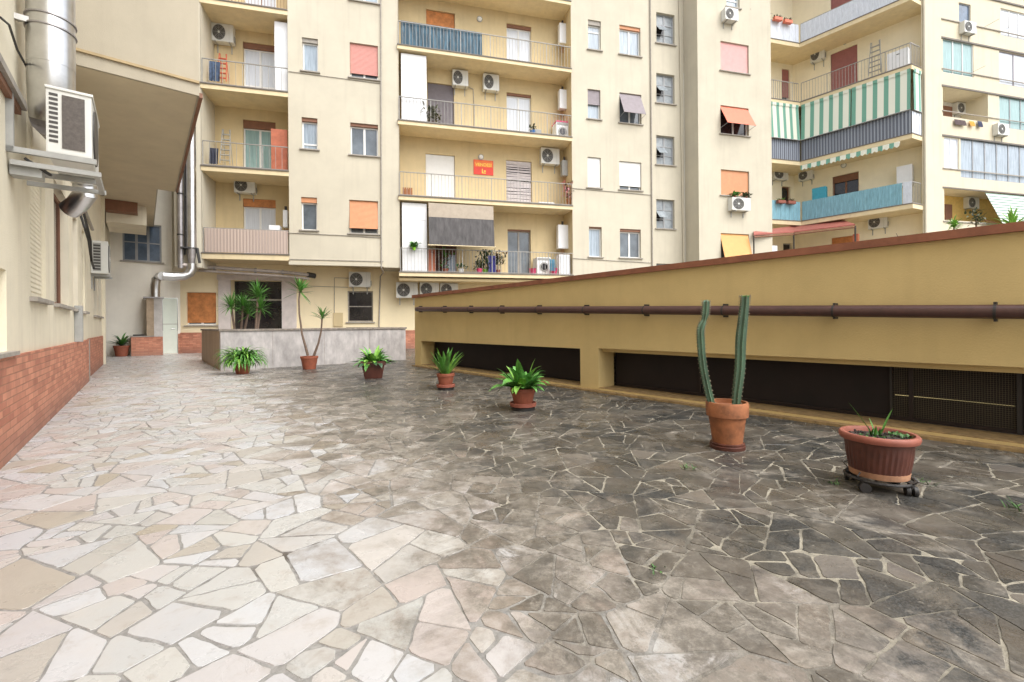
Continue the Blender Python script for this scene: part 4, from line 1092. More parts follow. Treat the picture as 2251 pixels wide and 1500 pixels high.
# spider plant
c = gnd(533, 822)
r = thing('spider_plant', 'bushy spider plant in a pot before the left corner of the marble parapet', 'plant', c)
rpot(r, c, .18, .24)
rd = random.Random(1)
for mname, mt, cnt in (('leaves', leafg, 230), ('leaves', leafl, 110)):
    mb = MB()
    for k in range(cnt):
        mb.leaf(c+Vector((rd.uniform(-.1, .1), rd.uniform(-.1, .1), .22)), rd.uniform(0, 6.28), rd.uniform(.5, 1.45), rd.uniform(.42, .70), rd.uniform(.03, .042), rd.uniform(2.1, 3.3), 7, .3)
    mb.build(mname, mt, r)
# two-stemmed yucca in terracotta pot
c = gnd(680, 812)
dep = c.y
def vert(x, y, dy=0.): rx, rz = ray(x, y); t = dep+dy; return Vector((rx*t, t, EYE+rz*t))
r = thing('yucca', 'slender two stemmed yucca in a terracotta pot against the marble parapet', 'plant', c)
rpot(r, c, .205, .32, terrap)
def head(mb, p, n, L, w_, rd, lo=-.5, hi=1.5, dr=.5):
    for k in range(n):
        mb.leaf(Vector(p)+Vector((0, 0, rd.uniform(-.05, .05))), rd.uniform(0, 6.28), rd.uniform(lo, hi), L*rd.uniform(.7, 1.1), w_, dr*rd.uniform(.3, 1.3), 4, .35)
st = [[vert(677, 782), vert(664, 735), vert(658, 690), vert(657, 660), vert(659, 640)], [vert(690, 782), vert(700, 755), vert(706, 728), vert(708, 700)]]
for s_ in st: MB().tube(s_, [.035, .026, .022, .02, .02][:len(s_)], 8).build('stem', stemm, r, smooth=True)
mb = MB(); head(mb, st[0][-1], 34, .42, .04, rd, .1, 1.5, .4); head(mb, st[0][-1], 4, .5, .04, rd, -.9, -.3, .3); mb.build('leaf_rosette', leafg, r)
mb = MB(); head(mb, st[1][-1], 26, .34, .035, rd, .2, 1.5, .4); mb.build('leaf_rosette', leafg, r)
# square pot plant
c = gnd(821, 831)
r = thing('potted_plant', 'leafy green plant in a dark square ribbed pot beside the parapet', 'plant', c)
w0, w1, h_ = .165, .225, .33
F_ = Fr((c.x, c.y), (.96, .28))
q = [F_.P(a*w_, b*w_, z_) for z_, w_ in ((0, w0), (h_, w1)) for a, b in ((-1, 1), (1, 1), (1, -1), (-1, -1))]
MB().hexa(q).build('pot', terrad, r, bevel=.012)
mb = MB().box(F_, -w1-.015, w1+.015, w1-.03, w1+.015, h_-.06, h_+.015).box(F_, -w1-.015, w1+.015, -w1-.015, -w1+.03, h_-.06, h_+.015)
mb.box(F_, -w1-.015, -w1+.03, -w1+.031, w1-.031, h_-.06, h_+.014).box(F_, w1-.03, w1+.015, -w1+.031, w1-.031, h_-.06, h_+.014); mb.build('rim', terrad, r)
mb = MB()
for a in [-.15+.05*k for k in range(7)]: mb.box(F_, a-.008, a+.008, w0+.018, w1+.006, .05, h_-.07)
MB().box(F_, -w1+.03, w1-.03, -w1+.03, w1-.03, h_-.05, h_-.02).build('soil', soil, r)
for mt, cnt in ((leafl, 45), (leafv, 55), (leafd, 20)):
    mb = MB()
    for k in range(cnt):
        an = rd.uniform(0, 6.28)
        mb.leaf(c+Vector((math.cos(an)*.08, math.sin(an)*.08, h_-.02)), an+rd.uniform(-.5, .5), rd.uniform(.0, 1.4), rd.uniform(.14, .40), rd.uniform(.05, .10), rd.uniform(.3, 2.2), 5, .2, rd.uniform(-.5, .5))
    mb.build('leaves', mt, r)
mb = MB()
for an, L_ in ((3.2, .45), (2.9, .38), (.1, .5), (-.2, .42), (.3, .36)):
    for k in range(3): mb.leaf(c+Vector((math.cos(an)*(.12+.07*k), math.sin(an)*.12, h_)), an+rd.uniform(-.5, .5), .1, L_*.6, .07, .7, 5, .2)
mb.build('trailing_leaves', leafd, r)
# two aspidistra-like plants in ribbed pots with saucers
def asp(x, y, label, r_, h_, sizes, seed, W=(.065, .12), EL=(.35, 1.5), LL=(.20, .42), DR=(.2, 2.2)):
    rd = random.Random(seed); c = gnd(x, y)
    r = thing('potted_plant', label, 'plant', c)
    MB().lathe(c, [(r_*.72, 0), (r_*.9, .0), (r_*.93, .035), (r_*.86, .045)], 32).build('base', black, r)
    MB().lathe(c+Vector((0, 0, .045)), [(r_*.8, 0), (r_*1.02, .004), (r_*1.05, .045), (r_*.98, .05), (r_*.9, .03)], 32).build('saucer', terrar, r, smooth=True)
    rpot(r, c+Vector((0, 0, .07)), r_, h_, terrap, .22, flute=(.0, h_*.75), n=64)
    for mt, cnt in sizes:
        mb = MB()
        for k in range(cnt):
            an = rd.uniform(0, 6.28)
            mb.leaf(c+Vector((math.cos(an)*r_*.4, math.sin(an)*r_*.4, h_+.05)), an+rd.uniform(-.4, .4), rd.uniform(*EL), rd.uniform(*LL), rd.uniform(*W), rd.uniform(*DR), 6, .22, rd.uniform(-.4, .4))
        mb.build('leaves', mt, r)
asp(980, 857, 'upright green leaved plant in terracotta pot on saucer at the first garage opening', .145, .2, ((leafg, 26), (leafl, 14)), 5, (.045, .075), (.75, 1.5), (.24, .46), (.1, .9))
asp(1150, 901, 'broad leaved pale green plant in ribbed terracotta pot in the middle of the row', .158, .2, ((leafg, 34), (leafv, 22), (leafl, 12)), 8)
# cactus
c = gnd(1599, 985); dep = c.y
r = thing('cactus', 'tall two armed column cactus in an orange terracotta pot', 'plant', c)
h_ = .355; R_ = .162
MB().lathe(c, [(R_*.78, 0), (R_*.84, .0), (R_*.86, .03), (R_*.8, .035), (R_*.82, .05), (R_*.76, .055)], 40).build('saucer', terrad, r, smooth=True)
MB().lathe(c+Vector((0, 0, .035)), [(R_*.70, 0), (R_*.88, h_*.62), (R_*.90, h_*.66), (R_*1.0, h_*.67), (R_*1.03, h_*.95), (R_*.98, h_), (R_*.9, h_), (R_*.88, h_*.9)], 44).build('pot', terrao, r, smooth=True)
MB().lathe(c+Vector((0, 0, .035+h_*.88)), [(R_*.9, -.02), (R_*.88, 0), (.02, .01)], 24).build('soil', soil, r)
def smoothpts(P, k=6):
    out = []
    for i in range(len(P)-1):
        p0, p1, p2, p3 = P[max(i-1, 0)], P[i], P[i+1], P[min(i+2, len(P)-1)]
        for j in range(k):
            t = j/k
            out.append(.5*((2*p1)+(p2-p0)*t+(2*p0-5*p1+4*p2-p3)*t*t+(3*p1-p0-3*p2+p3)*t**3))
    return out+[P[-1]]
arm1 = smoothpts([vert(1572, 912), vert(1559, 868), vert(1546, 805), vert(1541, 750), vert(1541, 722), vert(1549, 700), vert(1552, 675), vert(1552, 660)])
arm2 = smoothpts([vert(1617, 912), vert(1620, 870), vert(1627, 810), vert(1629, 750), vert(1633, 710), vert(1637, 672), vert(1638, 655), vert(1638, 650)])
def rad(n, pairs):
    out = []
    for i in range(n):
        t = i/(n-1)
        for (a, ra), (b, rb) in zip(pairs, pairs[1:]):
            if a <= t <= b: out.append(ra+(rb-ra)*(t-a)/(b-a)); break
    return out
MB().tube(arm1, rad(len(arm1), [(0, .027), (.15, .031), (.45, .033), (.62, .030), (.69, .021), (.76, .030), (.95, .030), (1, .016)]), 14, ribs=1, rd=.3).build('stem', cactm, r)
MB().tube(arm2, rad(len(arm2), [(0, .030), (.2, .040), (.45, .044), (.7, .037), (.93, .034), (.98, .03), (1, .015)]), 14, ribs=1, rd=.3).build('stem', cactm, r)
k = int(len(arm2)*.86)
MB().tube([p for p in arm2[k:]], rad(len(arm2[k:]), [(0, .030), (.3, .036), (.8, .036), (1, .017)]), 14, ribs=1, rd=.25).build('growing_tip', cactt, r)
sp_ = MB(); rc = random.Random(12)
for arm, rr_ in ((arm1, .031), (arm2, .038)):
    for i_ in range(2, len(arm)-1):
        for k_ in range(7):
            a_ = 2*math.pi*k_/7+rc.uniform(-.05, .05); p_ = arm[i_]*(1-.5*(k_ % 2))+arm[i_-1]*(.5*(k_ % 2))
            q_ = p_+Vector((math.cos(a_), math.sin(a_), 0))*rr_*.98
            for z_ in range(3):
                sp_.tube([q_, q_+Vector((math.cos(a_)+rc.uniform(-.6, .6), math.sin(a_)+rc.uniform(-.6, .6), rc.uniform(-.6, .8))).normalized()*.011], .0011, 3)
sp_.build('spines', M('spine', (.22, .18, .12, 1), .7), r)
MB().leaf(vert(1542, 735), 3.0, 1.5, .12, .01, .3).build('dry_shoot', stemm, r)
# big pot on wheels
c = gnd(1932, 1072); dep = c.y
r = thing('pot_trolley', 'black wheeled plant trolley under the big round pot', 'trolley', c)
TR = .175
zt = .07
ring = [c+Vector((math.cos(2*math.pi*k/28)*TR, math.sin(2*math.pi*k/28)*TR, zt)) for k in range(29)]
MB().tube(ring, .009, 8, cap=False).build('ring', black, r)
mb = MB()
for k in range(4):
    a = k*math.pi/4; v_ = Vector((math.cos(a), math.sin(a), 0))*TR
    mb.tube([c-v_+Vector((0, 0, zt)), c+v_+Vector((0, 0, zt))], .007, 6)
mb.build('crossbars', black, r)
for a in (3.6, 5.2, .4, 2.0):
    q = c+Vector((math.cos(a)*(TR-.01), math.sin(a)*(TR-.01), 0)); ax = Vector((math.cos(a+.7), math.sin(a+.7), 0))
    f_ = MB().tube([q+Vector((0, 0, .04)), q+Vector((0, 0, .08))], .018, 10).build('caster_fork', black, r)
    MB().tube([q-ax*.03+Vector((0, 0, .03)), q-ax*.008+Vector((0, 0, .03))], .03, 18).tube([q+ax*.008+Vector((0, 0, .03)), q+ax*.03+Vector((0, 0, .03))], .03, 18).build('wheel', black, r, bevel=.004)
for k in range(16):
    a = 2*math.pi*k/16; q = c+Vector((math.cos(a)*TR, math.sin(a)*TR, zt))
    if k % 4 == 1: MB().tube([q, q+Vector((math.cos(a)*.035, math.sin(a)*.035, .03)), q+Vector((math.cos(a)*.01, math.sin(a)*.01, .05))], .004, 6).build('guard_hoop', black, r)
pc = c+Vector((0, 0, zt+.012))
r = thing('potted_plant', 'sprouting bulb leaves in a big round ribbed terracotta bowl on wheels', 'plant', pc)
H_, R_ = .325, .245
prof = [(a_*.80, b_*.82) for a_, b_ in [(.180, 0), (.187, .01), (.212, .15), (.222, .262), (.228, .27), (.250, .275), (.258, .295), (.256, .315), (.246, .325), (.226, .325), (.218, .31), (.214, .27)]]
MB().lathe(pc, prof[:5], 72, flute=(.05, .2)).build('bowl', terrad, r)
MB().lathe(pc, prof[4:], 56).build('rim', terrar, r, smooth=True)
MB().lathe(pc, [(.1455, .001), (.1515, .003), (.1560, .038), (.150, .04), (.146, .01)], 56).build('lime_ring', M('lime_stained_terracotta', (.40, .21, .12, 1), .8, noise=.4, nscale=9), r)
sb = MB(); rs = random.Random(4)
sb.lathe(pc+Vector((0, 0, .235)), [(.178, -.02), (.174, 0), (.1, .010), (.02, .008)], 40)
for k in range(70):
    a, q_ = rs.uniform(0, 6.28), rs.uniform(0, .16); s_ = rs.uniform(.006, .014)
    p = pc+Vector((math.cos(a)*q_, math.sin(a)*q_, .245)); sb.tube([p, p+Vector((rs.uniform(-1, 1), rs.uniform(-1, 1), .8)).normalized()*s_], s_*.6, 5)
sb.build('soil', soil, r)
cc = pc+Vector((-.01, .0, .24))
mb = MB()
for (an, el_, L_) in ((2.95, 1.02, .26), (.15, 1.1, .2), (2.0, 1.3, .12), (4.2, 1.2, .08)):
    mb.leaf(cc+Vector((math.cos(an)*.02, 0, 0)), an, el_, L_, .016, .12, 5, .3)
mb.build('leaf_blade', leafg, r)
mb = MB()
for k in range(18): mb.leaf(cc+Vector((rs.uniform(-.03, .02), rs.uniform(-.02, .03), 0)), rs.uniform(0, 6.28), rs.uniform(.3, 1.4), rs.uniform(.03, .09), .012, .6, 3)
for k in range(40):
    a = rs.uniform(-.6, .6); mb.leaf(pc+Vector((.11+rs.uniform(-.03, .03), rs.uniform(-.08, .03), .245)), rs.uniform(0, 6.28), rs.uniform(.2, 1.2), .03, .018, .6, 3)
for k in range(25): mb.leaf(pc+Vector((-.08+rs.uniform(-.04, .05), rs.uniform(-.08, .06), .243)), rs.uniform(0, 6.28), rs.uniform(.1, .9), .02, .012, .6, 3)
mb.build('weedlings', weedc, r)
# far potted plant by the end wall
c = gnd(267, 784)
r = thing('potted_plant', 'small palm like plant in a red pot at the far end beside the brick plinth', 'plant', c)
rpot(r, c, .24, .4, terrap)
for mt, cnt in ((leafd, 24), (leafg, 18)):
    mb = MB()
    for k in range(cnt): mb.leaf(c+Vector((0, 0, .38)), rd.uniform(0, 6.28), rd.uniform(.4, 1.4), rd.uniform(.35, .65), .07, rd.uniform(.6, 1.6), 5)
    mb.build('leaves', mt, r)
# yuccas in the light well behind the parapet
def yucca_in(x, ytop, y0, label, heads, u_=13.9):
    F_ = FP(u_); s_, _ = F_.px(x, 720); c = F_.P(s_, 0, .0)
    r = thing('yucca', label, 'plant', c)
    rpot(r, c, .2, .36)
    for (hx, hy, L_, n_, lo) in heads:
        q = F_.at(hx, hy, 0)
        MB().tube([c+Vector((0, 0, .34)), (c+q)/2+Vector((.03, 0, .1)), q], [.04, .03, .028], 8).build('stem', stemm, r, smooth=True)
        mb = MB(); head(mb, q, n_*2, L_*.95, .026, rd, lo, 1.5, .5); mb.build('leaf_rosette', leafg, r)
yucca_in(552, 630, 720, 'tall yucca behind the parapet in front of the dark entrance', ((567, 652, .5, 40, -.2), (572, 680, .5, 36, -.6)), 13.7)
yucca_in(520, 630, 720, 'dense lower yucca behind the parapet left of the tall one', ((508, 675, .48, 44, -.5), (534, 672, .42, 50, -.4), (545, 690, .4, 36, -.5)), 14.4)
# weeds in the paving joints
for i, (x, y, s_) in enumerate(((1515, 1033, .05), (1832, 1063, .04), (2235, 1122, .07), (2040, 1065, .05), (1448, 1255, .02))):
    c = gnd(x, y); mb = MB(); rr = random.Random(i)
    for k in range(14): mb.leaf(c+Vector((rr.uniform(-.04, .04), rr.uniform(-.04, .04), 0)), rr.uniform(0, 6.28), rr.uniform(.2, 1.2), s_*rr.uniform(.5, 1.2), .008, .6, 3)
    o = mb.build('weed', weedc, own=True)
    tag(o, ['tiny weed in a paving joint left of the cactus pot', 'tiny weed beside the left wheel of the pot trolley', 'bright weed in the joints at the right edge of the picture', 'faint weed right of the pot trolley', 'dark tuft in a joint of the brown paving'][i], 'weed', 'weeds in the paving joints')

# ================================================================= BALCONY THINGS
def stripes_cloth(name, F, s0, s1, d0, d1, z0, z1, m, label, cat, wav=.0, parent=None, n=40, group=None):
    """hanging sheet with folds; top at (d0,z1), bottom at (d1,z0)"""
    mb = MB(); N = n
    for side in (0., -.012):
        b = len(mb.v)
        for i in range(N+1):
            a = s0+(s1-s0)*i/N; wv = wav*math.sin(i*2.1)
            mb.v += [F.P(a, d0+side, z1), F.P(a, (d0+d1)/2+wv+side, (z0+z1)/2), F.P(a, d1+wv+side, z0)]
        for i in range(N):
            for j in (0, 1): mb.f.append([b+3*i+j, b+3*i+3+j, b+3*i+4+j, b+3*i+1+j])
    o = mb.build(name, m, own=True); return tag(o, label, cat, group)
def corrug(F, s0, s1, d, z0, z1, m, label, n=60, cat='privacy screen', name='privacy_screen'):
    mb = MB()
    for i in range(n):
        a, b = s0+(s1-s0)*i/n, s0+(s1-s0)*(i+1)/n
        o = .012*(i % 2); mb.box(F, a, b, d+o, d+o+.008, z0+.002*(i % 3), z1-.003*(i % 4))
    return tag(mb.build(name, m, own=True), label, cat, 'screens tied to balcony railings')
bs = striped('beige_reed', (.52, .42, .36, 1), (.40, .32, .28, 1), FF.e, .11, .55)
corrug(FF, sB0+.05, sB1-.06, -.02, zB[0]+.06, zB[0]+.97, bs, 'pinkish beige striped screen on the lowest left loggia railing', 50)
tp = M('blue_tarp', (.03, .085, .125, 1), .5, noise=.8, nscale=3, stretch=(5, 5, .6))
stripes_cloth('tarpaulin', FF, sx(881, 80), sx(1060, 80), -.06, -.05, zC[3]+.05, zC[3]+1.12, tp, 'crumpled blue plastic sheeting tied along the upper middle balcony railing', 'tarpaulin', .02)
# grey awning over the lowest middle balcony
s0, s1 = sx(942, 500), sx(1084, 500); z1 = zC[1]-.22; z0 = zy(1010, 541, .3)
aw = thing('awning', 'long dark grey sun blind with beige top hanging over the lowest middle balcony', 'awning', FF.P(s0, .1, z0))
zm = z1-(z1-z0)*.33
MB().add([FF.P(a, d_+k, z_) for k in (0, -.012) for a in (s0, s1) for d_, z_ in ((.08, z1), (.12, zm))], [(0, 2, 3, 1), (4, 5, 7, 6)]).build('upper_cloth', M('beige_cloth', (.40, .34, .27, 1), .9, noise=.1), aw)
MB().add([FF.P(a, d_+k, z_) for k in (0, -.012) for a in (s0, s1) for d_, z_ in ((.12, zm-.002), (.3, z0))], [(0, 2, 3, 1), (4, 5, 7, 6)]).build('lower_cloth', M('dark_grey_cloth', (.09, .085, .085, 1), .9, noise=.35, nscale=3, stretch=(3, 3, .6)), aw)
MB().tube([FF.P(s0-.05, .3, z0), FF.P(s1+.05, .3, z0)], .02, 8).build('front_bar', slabm, aw)
for a in (s0-.03, s1+.03): MB().tube([FF.P(a, .05, zC[0]+1.05), FF.P(a, .3, z0)], .012, 6).build('arm', sillm, aw)
def locker(x0, x1, z0, z1, label):
    r = thing('locker', label, 'cabinet', FF.P(sx(x0, 300), -.1, z0))
    a, b = sx(x0, 300), sx(x1, 300)
    MB().box(FF, a, b, -.62, -.12, z0+.003, z1).build('carcass', white, r)
    for k in range(2): MB().box(FF, a+.01+(b-a)/2*k, a+(b-a)/2*(k+1)-.01, -.119, -.105, z0+.04, z1-.75).build('door', white, r, bevel=.004)
    MB().box(FF, a+.01, b-.01, -.119, -.105, z1-.72, z1-.03).build('upper_door', white, r)
locker(883, 939, zC[2]+.01, zC[3]-.22, 'tall white locker on the balcony with two air conditioners')
locker(882, 937, zC[0]+.01, zC[1]-.22, 'tall white locker on the lowest balcony beside the grey sun blind')
a0, a1 = FF.px(604, 100, -.35)[0], sB1-.05
r = thing('locker', 'white locker panel at the right of the upper left loggia', 'cabinet', FF.P(a0, -.3, zB[2]))
MB().box(FF, a0, a1, -.75, -.3, zB[2]+.01, zB[3]-.3).build('carcass', white, r); MB().box(FF, a0+.02, a1-.02, -.299, -.287, zB[2]+.05, zB[3]-.35).build('door', white, r)
# boilers
def boiler(F, x0, x1, y0, y1, d, label, m=white):
    a, b = F.px(x0, (y0+y1)/2, d+.25)[0], F.px(x1, (y0+y1)/2, d+.25)[0]; z0 = F.px(x0, y1, d+.25)[1]; z1 = F.px(x0, y0, d+.25)[1]
    r = thing('boiler', label, 'boiler', F.P(a, d, z0), 'wall hung boilers at the right ends of the balconies')
    MB().box(F, a, b, d+.003, d+.27, z0, z1).build('casing', m, r, bevel=.02)
    MB().tube([F.P((a+b)/2, d+.14, z1-.01), F.P((a+b)/2, d+.14, z1+.18)], .05, 12).build('flue', black, r)
    for k in (-.06, 0, .06): MB().tube([F.P((a+b)/2+k, d+.1, z0), F.P((a+b)/2+k, d+.08, z0-.35)], .01, 6).build('pipe', terrar, r)
boiler(FF, 1230, 1247, 50, 94, GC+.25, 'slim white boiler at the end of the balcony with blue sheeting')
boiler(FF, 1230, 1247, 196, 238, GC+.25, 'white boiler at the end of the balcony with the washing machine under it')
boiler(FF, 1236, 1250, 352, 386, GC+.3, 'small grey boiler above the pink flowers', acg)
boiler(FF, 1227, 1250, 494, 546, GC+.3, 'large white boiler above the lowest washing machine')
boiler(FF, 622, 632, 462, 500, G+.5, 'narrow white boiler at the right of the lowest left loggia')
def washer(x0, x1, z, label, topm=None):
    a, b = FF.px(x0, 600, -.4)[0], FF.px(x1, 600, -.4)[0]
    r = thing('washing_machine', label, 'washing machine', FF.P(a, -.4, z))
    MB().box(FF, a, b, -.98, -.4, z+.02, z+.86).build('cabinet', white, r, bevel=.01)
    c_ = (a+b)/2
    MB().tube([FF.P(c_, -.402, z+.42), FF.P(c_, -.37, z+.42)], .21, 24).build('door_ring', acg, r)
    MB().tube([FF.P(c_, -.369, z+.42), FF.P(c_, -.36, z+.42)], .15, 24).build('door_glass', glassd, r)
    MB().box(FF, a+.03, b-.03, -.399, -.392, z+.72, z+.83).build('control_panel', acg, r)
    if topm: MB().box(FF, a-.01, b+.01, -1., -.38, z+.862, z+.92).build('cover', topm, r)
washer(1181, 1211, zC[0]+.02, 'white washing machine on the lowest middle balcony')
washer(1226, 1252, zC[2]+.02, 'white washing machine with a red cover on the third balcony', pinkcl)
r = thing('locker', 'low white cabinet at the right end of the lowest middle balcony', 'cabinet', FF.P(sx(1230, 600), -.3, zC[0]))
MB().box(FF, sx(1232, 600), sC1-.08, -.6, -.15, zC[0]+.01, zC[0]+1.0).build('carcass', white, r); MB().box(FF, sx(1234, 600), sC1-.1, -.149, -.14, zC[0]+.05, zC[0]+.96).build('door', white, r)
rs_ = MB().box(FF, FF.px(941, 580, -.6)[0], FF.px(957, 580, -.6)[0], -.62, -.58, zC[0]+.01, zC[0]+1.1).build('folding_chair_back', M('salmon_cloth', (.55, .20, .12, 1), .8), own=True); tag(rs_, 'salmon coloured panel beside the white locker on the lowest middle balcony', 'panel')
rs_ = MB().box(FF, FF.px(958, 580, -.8)[0], FF.px(1004, 580, -.8)[0], -.84, -.8, zC[0]+.01, zC[0]+1.75).build('reed_screen', M('dark_red_reeds', (.10, .04, .025, 1), .8, noise=.4, nscale=3, stretch=(12, 12, .5)), own=True); tag(rs_, 'dark reddish reed screen under the grey sun blind', 'screen')
# wall lamps
def lamp(F, x, y, d, label):
    q = F.at(x, y, d); o = Vector((F.o.x, F.o.y, 0))
    r = thing('wall_lamp', label, 'lamp', q, 'round bulkhead lamps on balcony walls')
    MB().tube([q, q+o*.05], .13, 20).build('ring', acg, r); MB().tube([q+o*.05, q+o*.1], [.1, .06], 20).build('glass', pvc, r, smooth=True)
lamp(FF, 1054, 43, GC, 'round lamp above the blue sheeting balcony'); lamp(FF, 1057, 346, GC, 'round lamp above the red and yellow sign')
lamp(FU, 1857, 93, WD, 'round lamp above the maroon shutter on the wing'); lamp(FU, 1855, 364, WD, 'round lamp above the blue screened balcony')
# sign
a, b, z0, z1 = rect(FF, 1041, 1084, 353, 385, GC)
r = thing('sign', 'red sign with yellow lettering on the second balcony wall', 'sign', FF.P(a, GC, z0))
MB().box(FF, a, b, GC+.004, GC+.03, z0, z1).build('board', M('sign_red', (.72, .045, .02, 1), .5, noise=.08), r)
MB().box(FF, a+.03, b-.03, GC+.031, GC+.034, z0+(z1-z0)*.52, z1-.03).build('orange_band', M('sign_orange', (.80, .16, .02, 1), .5), r)
def text(s, F, sc, d, z, size, m, parent, ext=.004):
    cu = bpy.data.curves.new('lettering', 'FONT'); cu.body = s; cu.size = size; cu.align_x = 'CENTER'; cu.extrude = ext; cu.offset = size*.02
    o = bpy.data.objects.new('lettering', cu); COL.objects.link(o); bpy.context.view_layer.update()
    me = bpy.data.meshes.new_from_object(o); bpy.data.objects.remove(o)
    o = bpy.data.objects.new('lettering', me); COL.objects.link(o); me.materials.append(m)
    me.transform(Matrix.Translation(F.P(sc, d, z)-parent.location) @ Matrix.Rotation(F.rot, 4, 'Z') @ Matrix.Rotation(R(90), 4, 'X'))
    o.parent = parent; return o
ym = M('sign_yellow', (.95, .62, .08, 1), .5)
text('VENDESI', FF, (a+b)/2, GC+.04, z0+(z1-z0)*.58, .2, ym, r)
q = MB(); c_ = (a+b)/2
q.box(FF, c_-.08, c_-.04, GC+.031, GC+.042, z0+.06, z0+.27).box(FF, c_-.04, c_+.1, GC+.031, GC+.042, z0+.06, z0+.1).box(FF, c_+.01, c_+.1, GC+.031, GC+.041, z0+.14, z0+.2).build('symbol', ym, r)
# ladders
def ladder(F, x0, x1, y0, y1, d, m, label, steps=6, top=False):
    a, b = F.px(x0, y1, d)[0], F.px(x1, y1, d)[0]; z0 = F.px((x0+x1)/2, y1, d)[1]; z1 = F.px((x0+x1)/2, y0, d)[1]
    r = thing('stepladder', label, 'ladder', F.P((a+b)/2, d, z0)); w_ = (b-a)
    for s_ in (a, b): MB().tube([F.P(s_, d+.15, z0), F.P(s_*.75+(a+b)/2*.25, d-.05, z1)], .02, 6).build('rail', m, r)
    for k in range(steps):
        t = (k+.6)/(steps+.6); MB().box(F, a+w_*.12*t, b-w_*.12*t, d+.15-.2*t-.05, d+.15-.2*t+.03, z0+(z1-z0)*t-.015, z0+(z1-z0)*t+.015).build('step', m, r)
    for s_ in (a+w_*.1, b-w_*.1): MB().tube([F.P(s_, d-.35, z0), F.P(s_*.75+(a+b)/2*.25, d-.06, z1)], .015, 6).build('rear_leg', m, r)
ladder(FF, 479, 500, 117, 182, -.9, M('red_metal', (.50, .10, .05, 1), .5), 'red ladder on the upper left loggia', 5)
ladder(FF, 486, 508, 284, 362, -.9, acg, 'pale grey stepladder on the middle left loggia', 6)
ladder(FU, 1911, 1938, 90, 165, -.9, acg, 'grey stepladder on the wing balcony beside the maroon shutter', 6)
# laundry / clothes airers
def clothes(F, x0, x1, y0, y1, d, m, label, name='hanging_cloth', cat='laundry'):
    s0, z1 = F.px(x0, y0, d); s1, _ = F.px(x1, y0, d); z0 = F.px((x0+x1)/2, y1, d)[1]
    return stripes_cloth(name, F, s0, s1, d, d+.06, z0, z1, m, label, cat, .03, n=10)
clothes(FF, 460, 484, 134, 180, -.5, M('denim', (.06, .09, .15, 1), .9, noise=.6, nscale=8), 'blue and white laundry hanging on the upper left loggia')
clothes(FF, 460, 480, 325, 362, -.3, M('navy', (.05, .055, .08, 1), .9), 'dark garment hanging over the middle left loggia railing')
clothes(FF, 1072, 1090, 562, 600, -.1, M('navy2', (.05, .05, .22, 1), .9), 'navy cloth on the lowest middle balcony railing')
clothes(FF, 1208, 1220, 570, 596, -.1, M('teal_cloth', (.10, .25, .35, 1), .9), 'teal cloth right of the washing machine')
clothes(FF, 975, 1000, 560, 598, -.5, M('grey_blue_cloth', (.30, .34, .40, 1), .9), 'grey blue sheet on the airer of the lowest middle balcony')
clothes(FF, 2098, 2122, 262, 276, G+.08, M('brown_rug', (.10, .07, .07, 1), .9), 'dark rug over the parapet of the far block')
clothes(FF, 2131, 2141, 266, 278, G+.08, M('orange_cloth', (.70, .38, .08, 1), .9), 'orange cloth over the parapet of the far block')
clothes(FF, 2149, 2158, 266, 280, G+.08, M('navy3', (.06, .07, .13, 1), .9), 'navy cloth over the parapet of the far block')
rp_ = MB().box(FF, *[FF.px(x, 330, -.3)[0] for x in (596, 632)], -.33, -.28, zB[1]+.02, FF.px(615, 285, -.3)[1]).build('folding_screen', M('red_wood', (.42, .13, .07, 1), .7, noise=.2, nscale=5), own=True); tag(rp_, 'red wooden panel at the right of the middle left loggia', 'panel')
bx = MB().box(FF, *[FF.px(x, 490, -.3)[0] for x in (592, 616)], -.6, -.2, zB[0]+.7, zB[0]+1.22).build('storage_box', white, own=True, bevel=.02); tag(bx, 'pale plastic box behind the lowest left loggia railing', 'box')
cr = thing('wooden_crate', 'orange wooden crate on the left end of the balcony with the sign', 'crate', FF.P(sx(886, 420), -.3, zC[1]))
a, b = sx(885, 420), sx(908, 420)
for k in range(5): MB().box(FF, a+(b-a)*k/5+.01, a+(b-a)*(k+1)/5-.01, -.4, -.38, zC[1]+.02, zC[1]+.5).build('board', woodm, cr)
MB().box(FF, a+.012, b-.012, -.7, -.401, zC[1]+.05, zC[1]+.45).build('body', woodm, cr)
bx = MB().box(FF, sx(1189, 440), sx(1224, 440), -.7, -.3, zC[1]+.01, zC[1]+.22).build('storage_box', white, own=True, bevel=.02); tag(bx, 'low white storage box with blue lid on the balcony with the sign', 'box')
bx = MB().box(FF, sx(1188, 440), sx(1225, 440), -.72, -.28, zC[1]+.222, zC[1]+.26).build('lid', bluecl, bx) if False else None
# generic balcony pot plants
def bplant(F, x, z, d, label, h=.6, sp=.3, pot=terrap, mts=(leafd,), n=60, pr=.13, ph=.24, stem=.0, name='potted_plant', lw=.07, pos=None):
    lw *= 1.5
    s_ = F.px(x, 400, d)[0]; c = pos or F.P(s_, d, z+.005); r = thing(name, label, 'plant', c)
    rpot(r, c, pr, ph, pot, n=20)
    rr = random.Random(hash(label) % 1000 if False else len(label)*7+int(x))
    MB().tube([c+Vector((0, 0, ph*.8)), c+Vector((.02, 0, ph+max(stem, .1)+h*.4))], [.015, .008], 6).build('stem', stemm, r)
    for mt in mts:
        mb = MB()
        for k in range(n):
            p = c+Vector((rr.gauss(0, sp*.35), rr.gauss(0, sp*.35), ph+stem+rr.uniform(.0, h)))
            mb.leaf(p, rr.uniform(0, 6.28), rr.uniform(-.3, 1.3), lw*rr.uniform(1.2, 2.2), lw*rr.uniform(.6, 1), 1., 3)
        mb.build('leaves', mt, r)
    return r
darkl = M('olive_leaf', (.06, .075, .03, 1), .6, noise=.5, nscale=8)
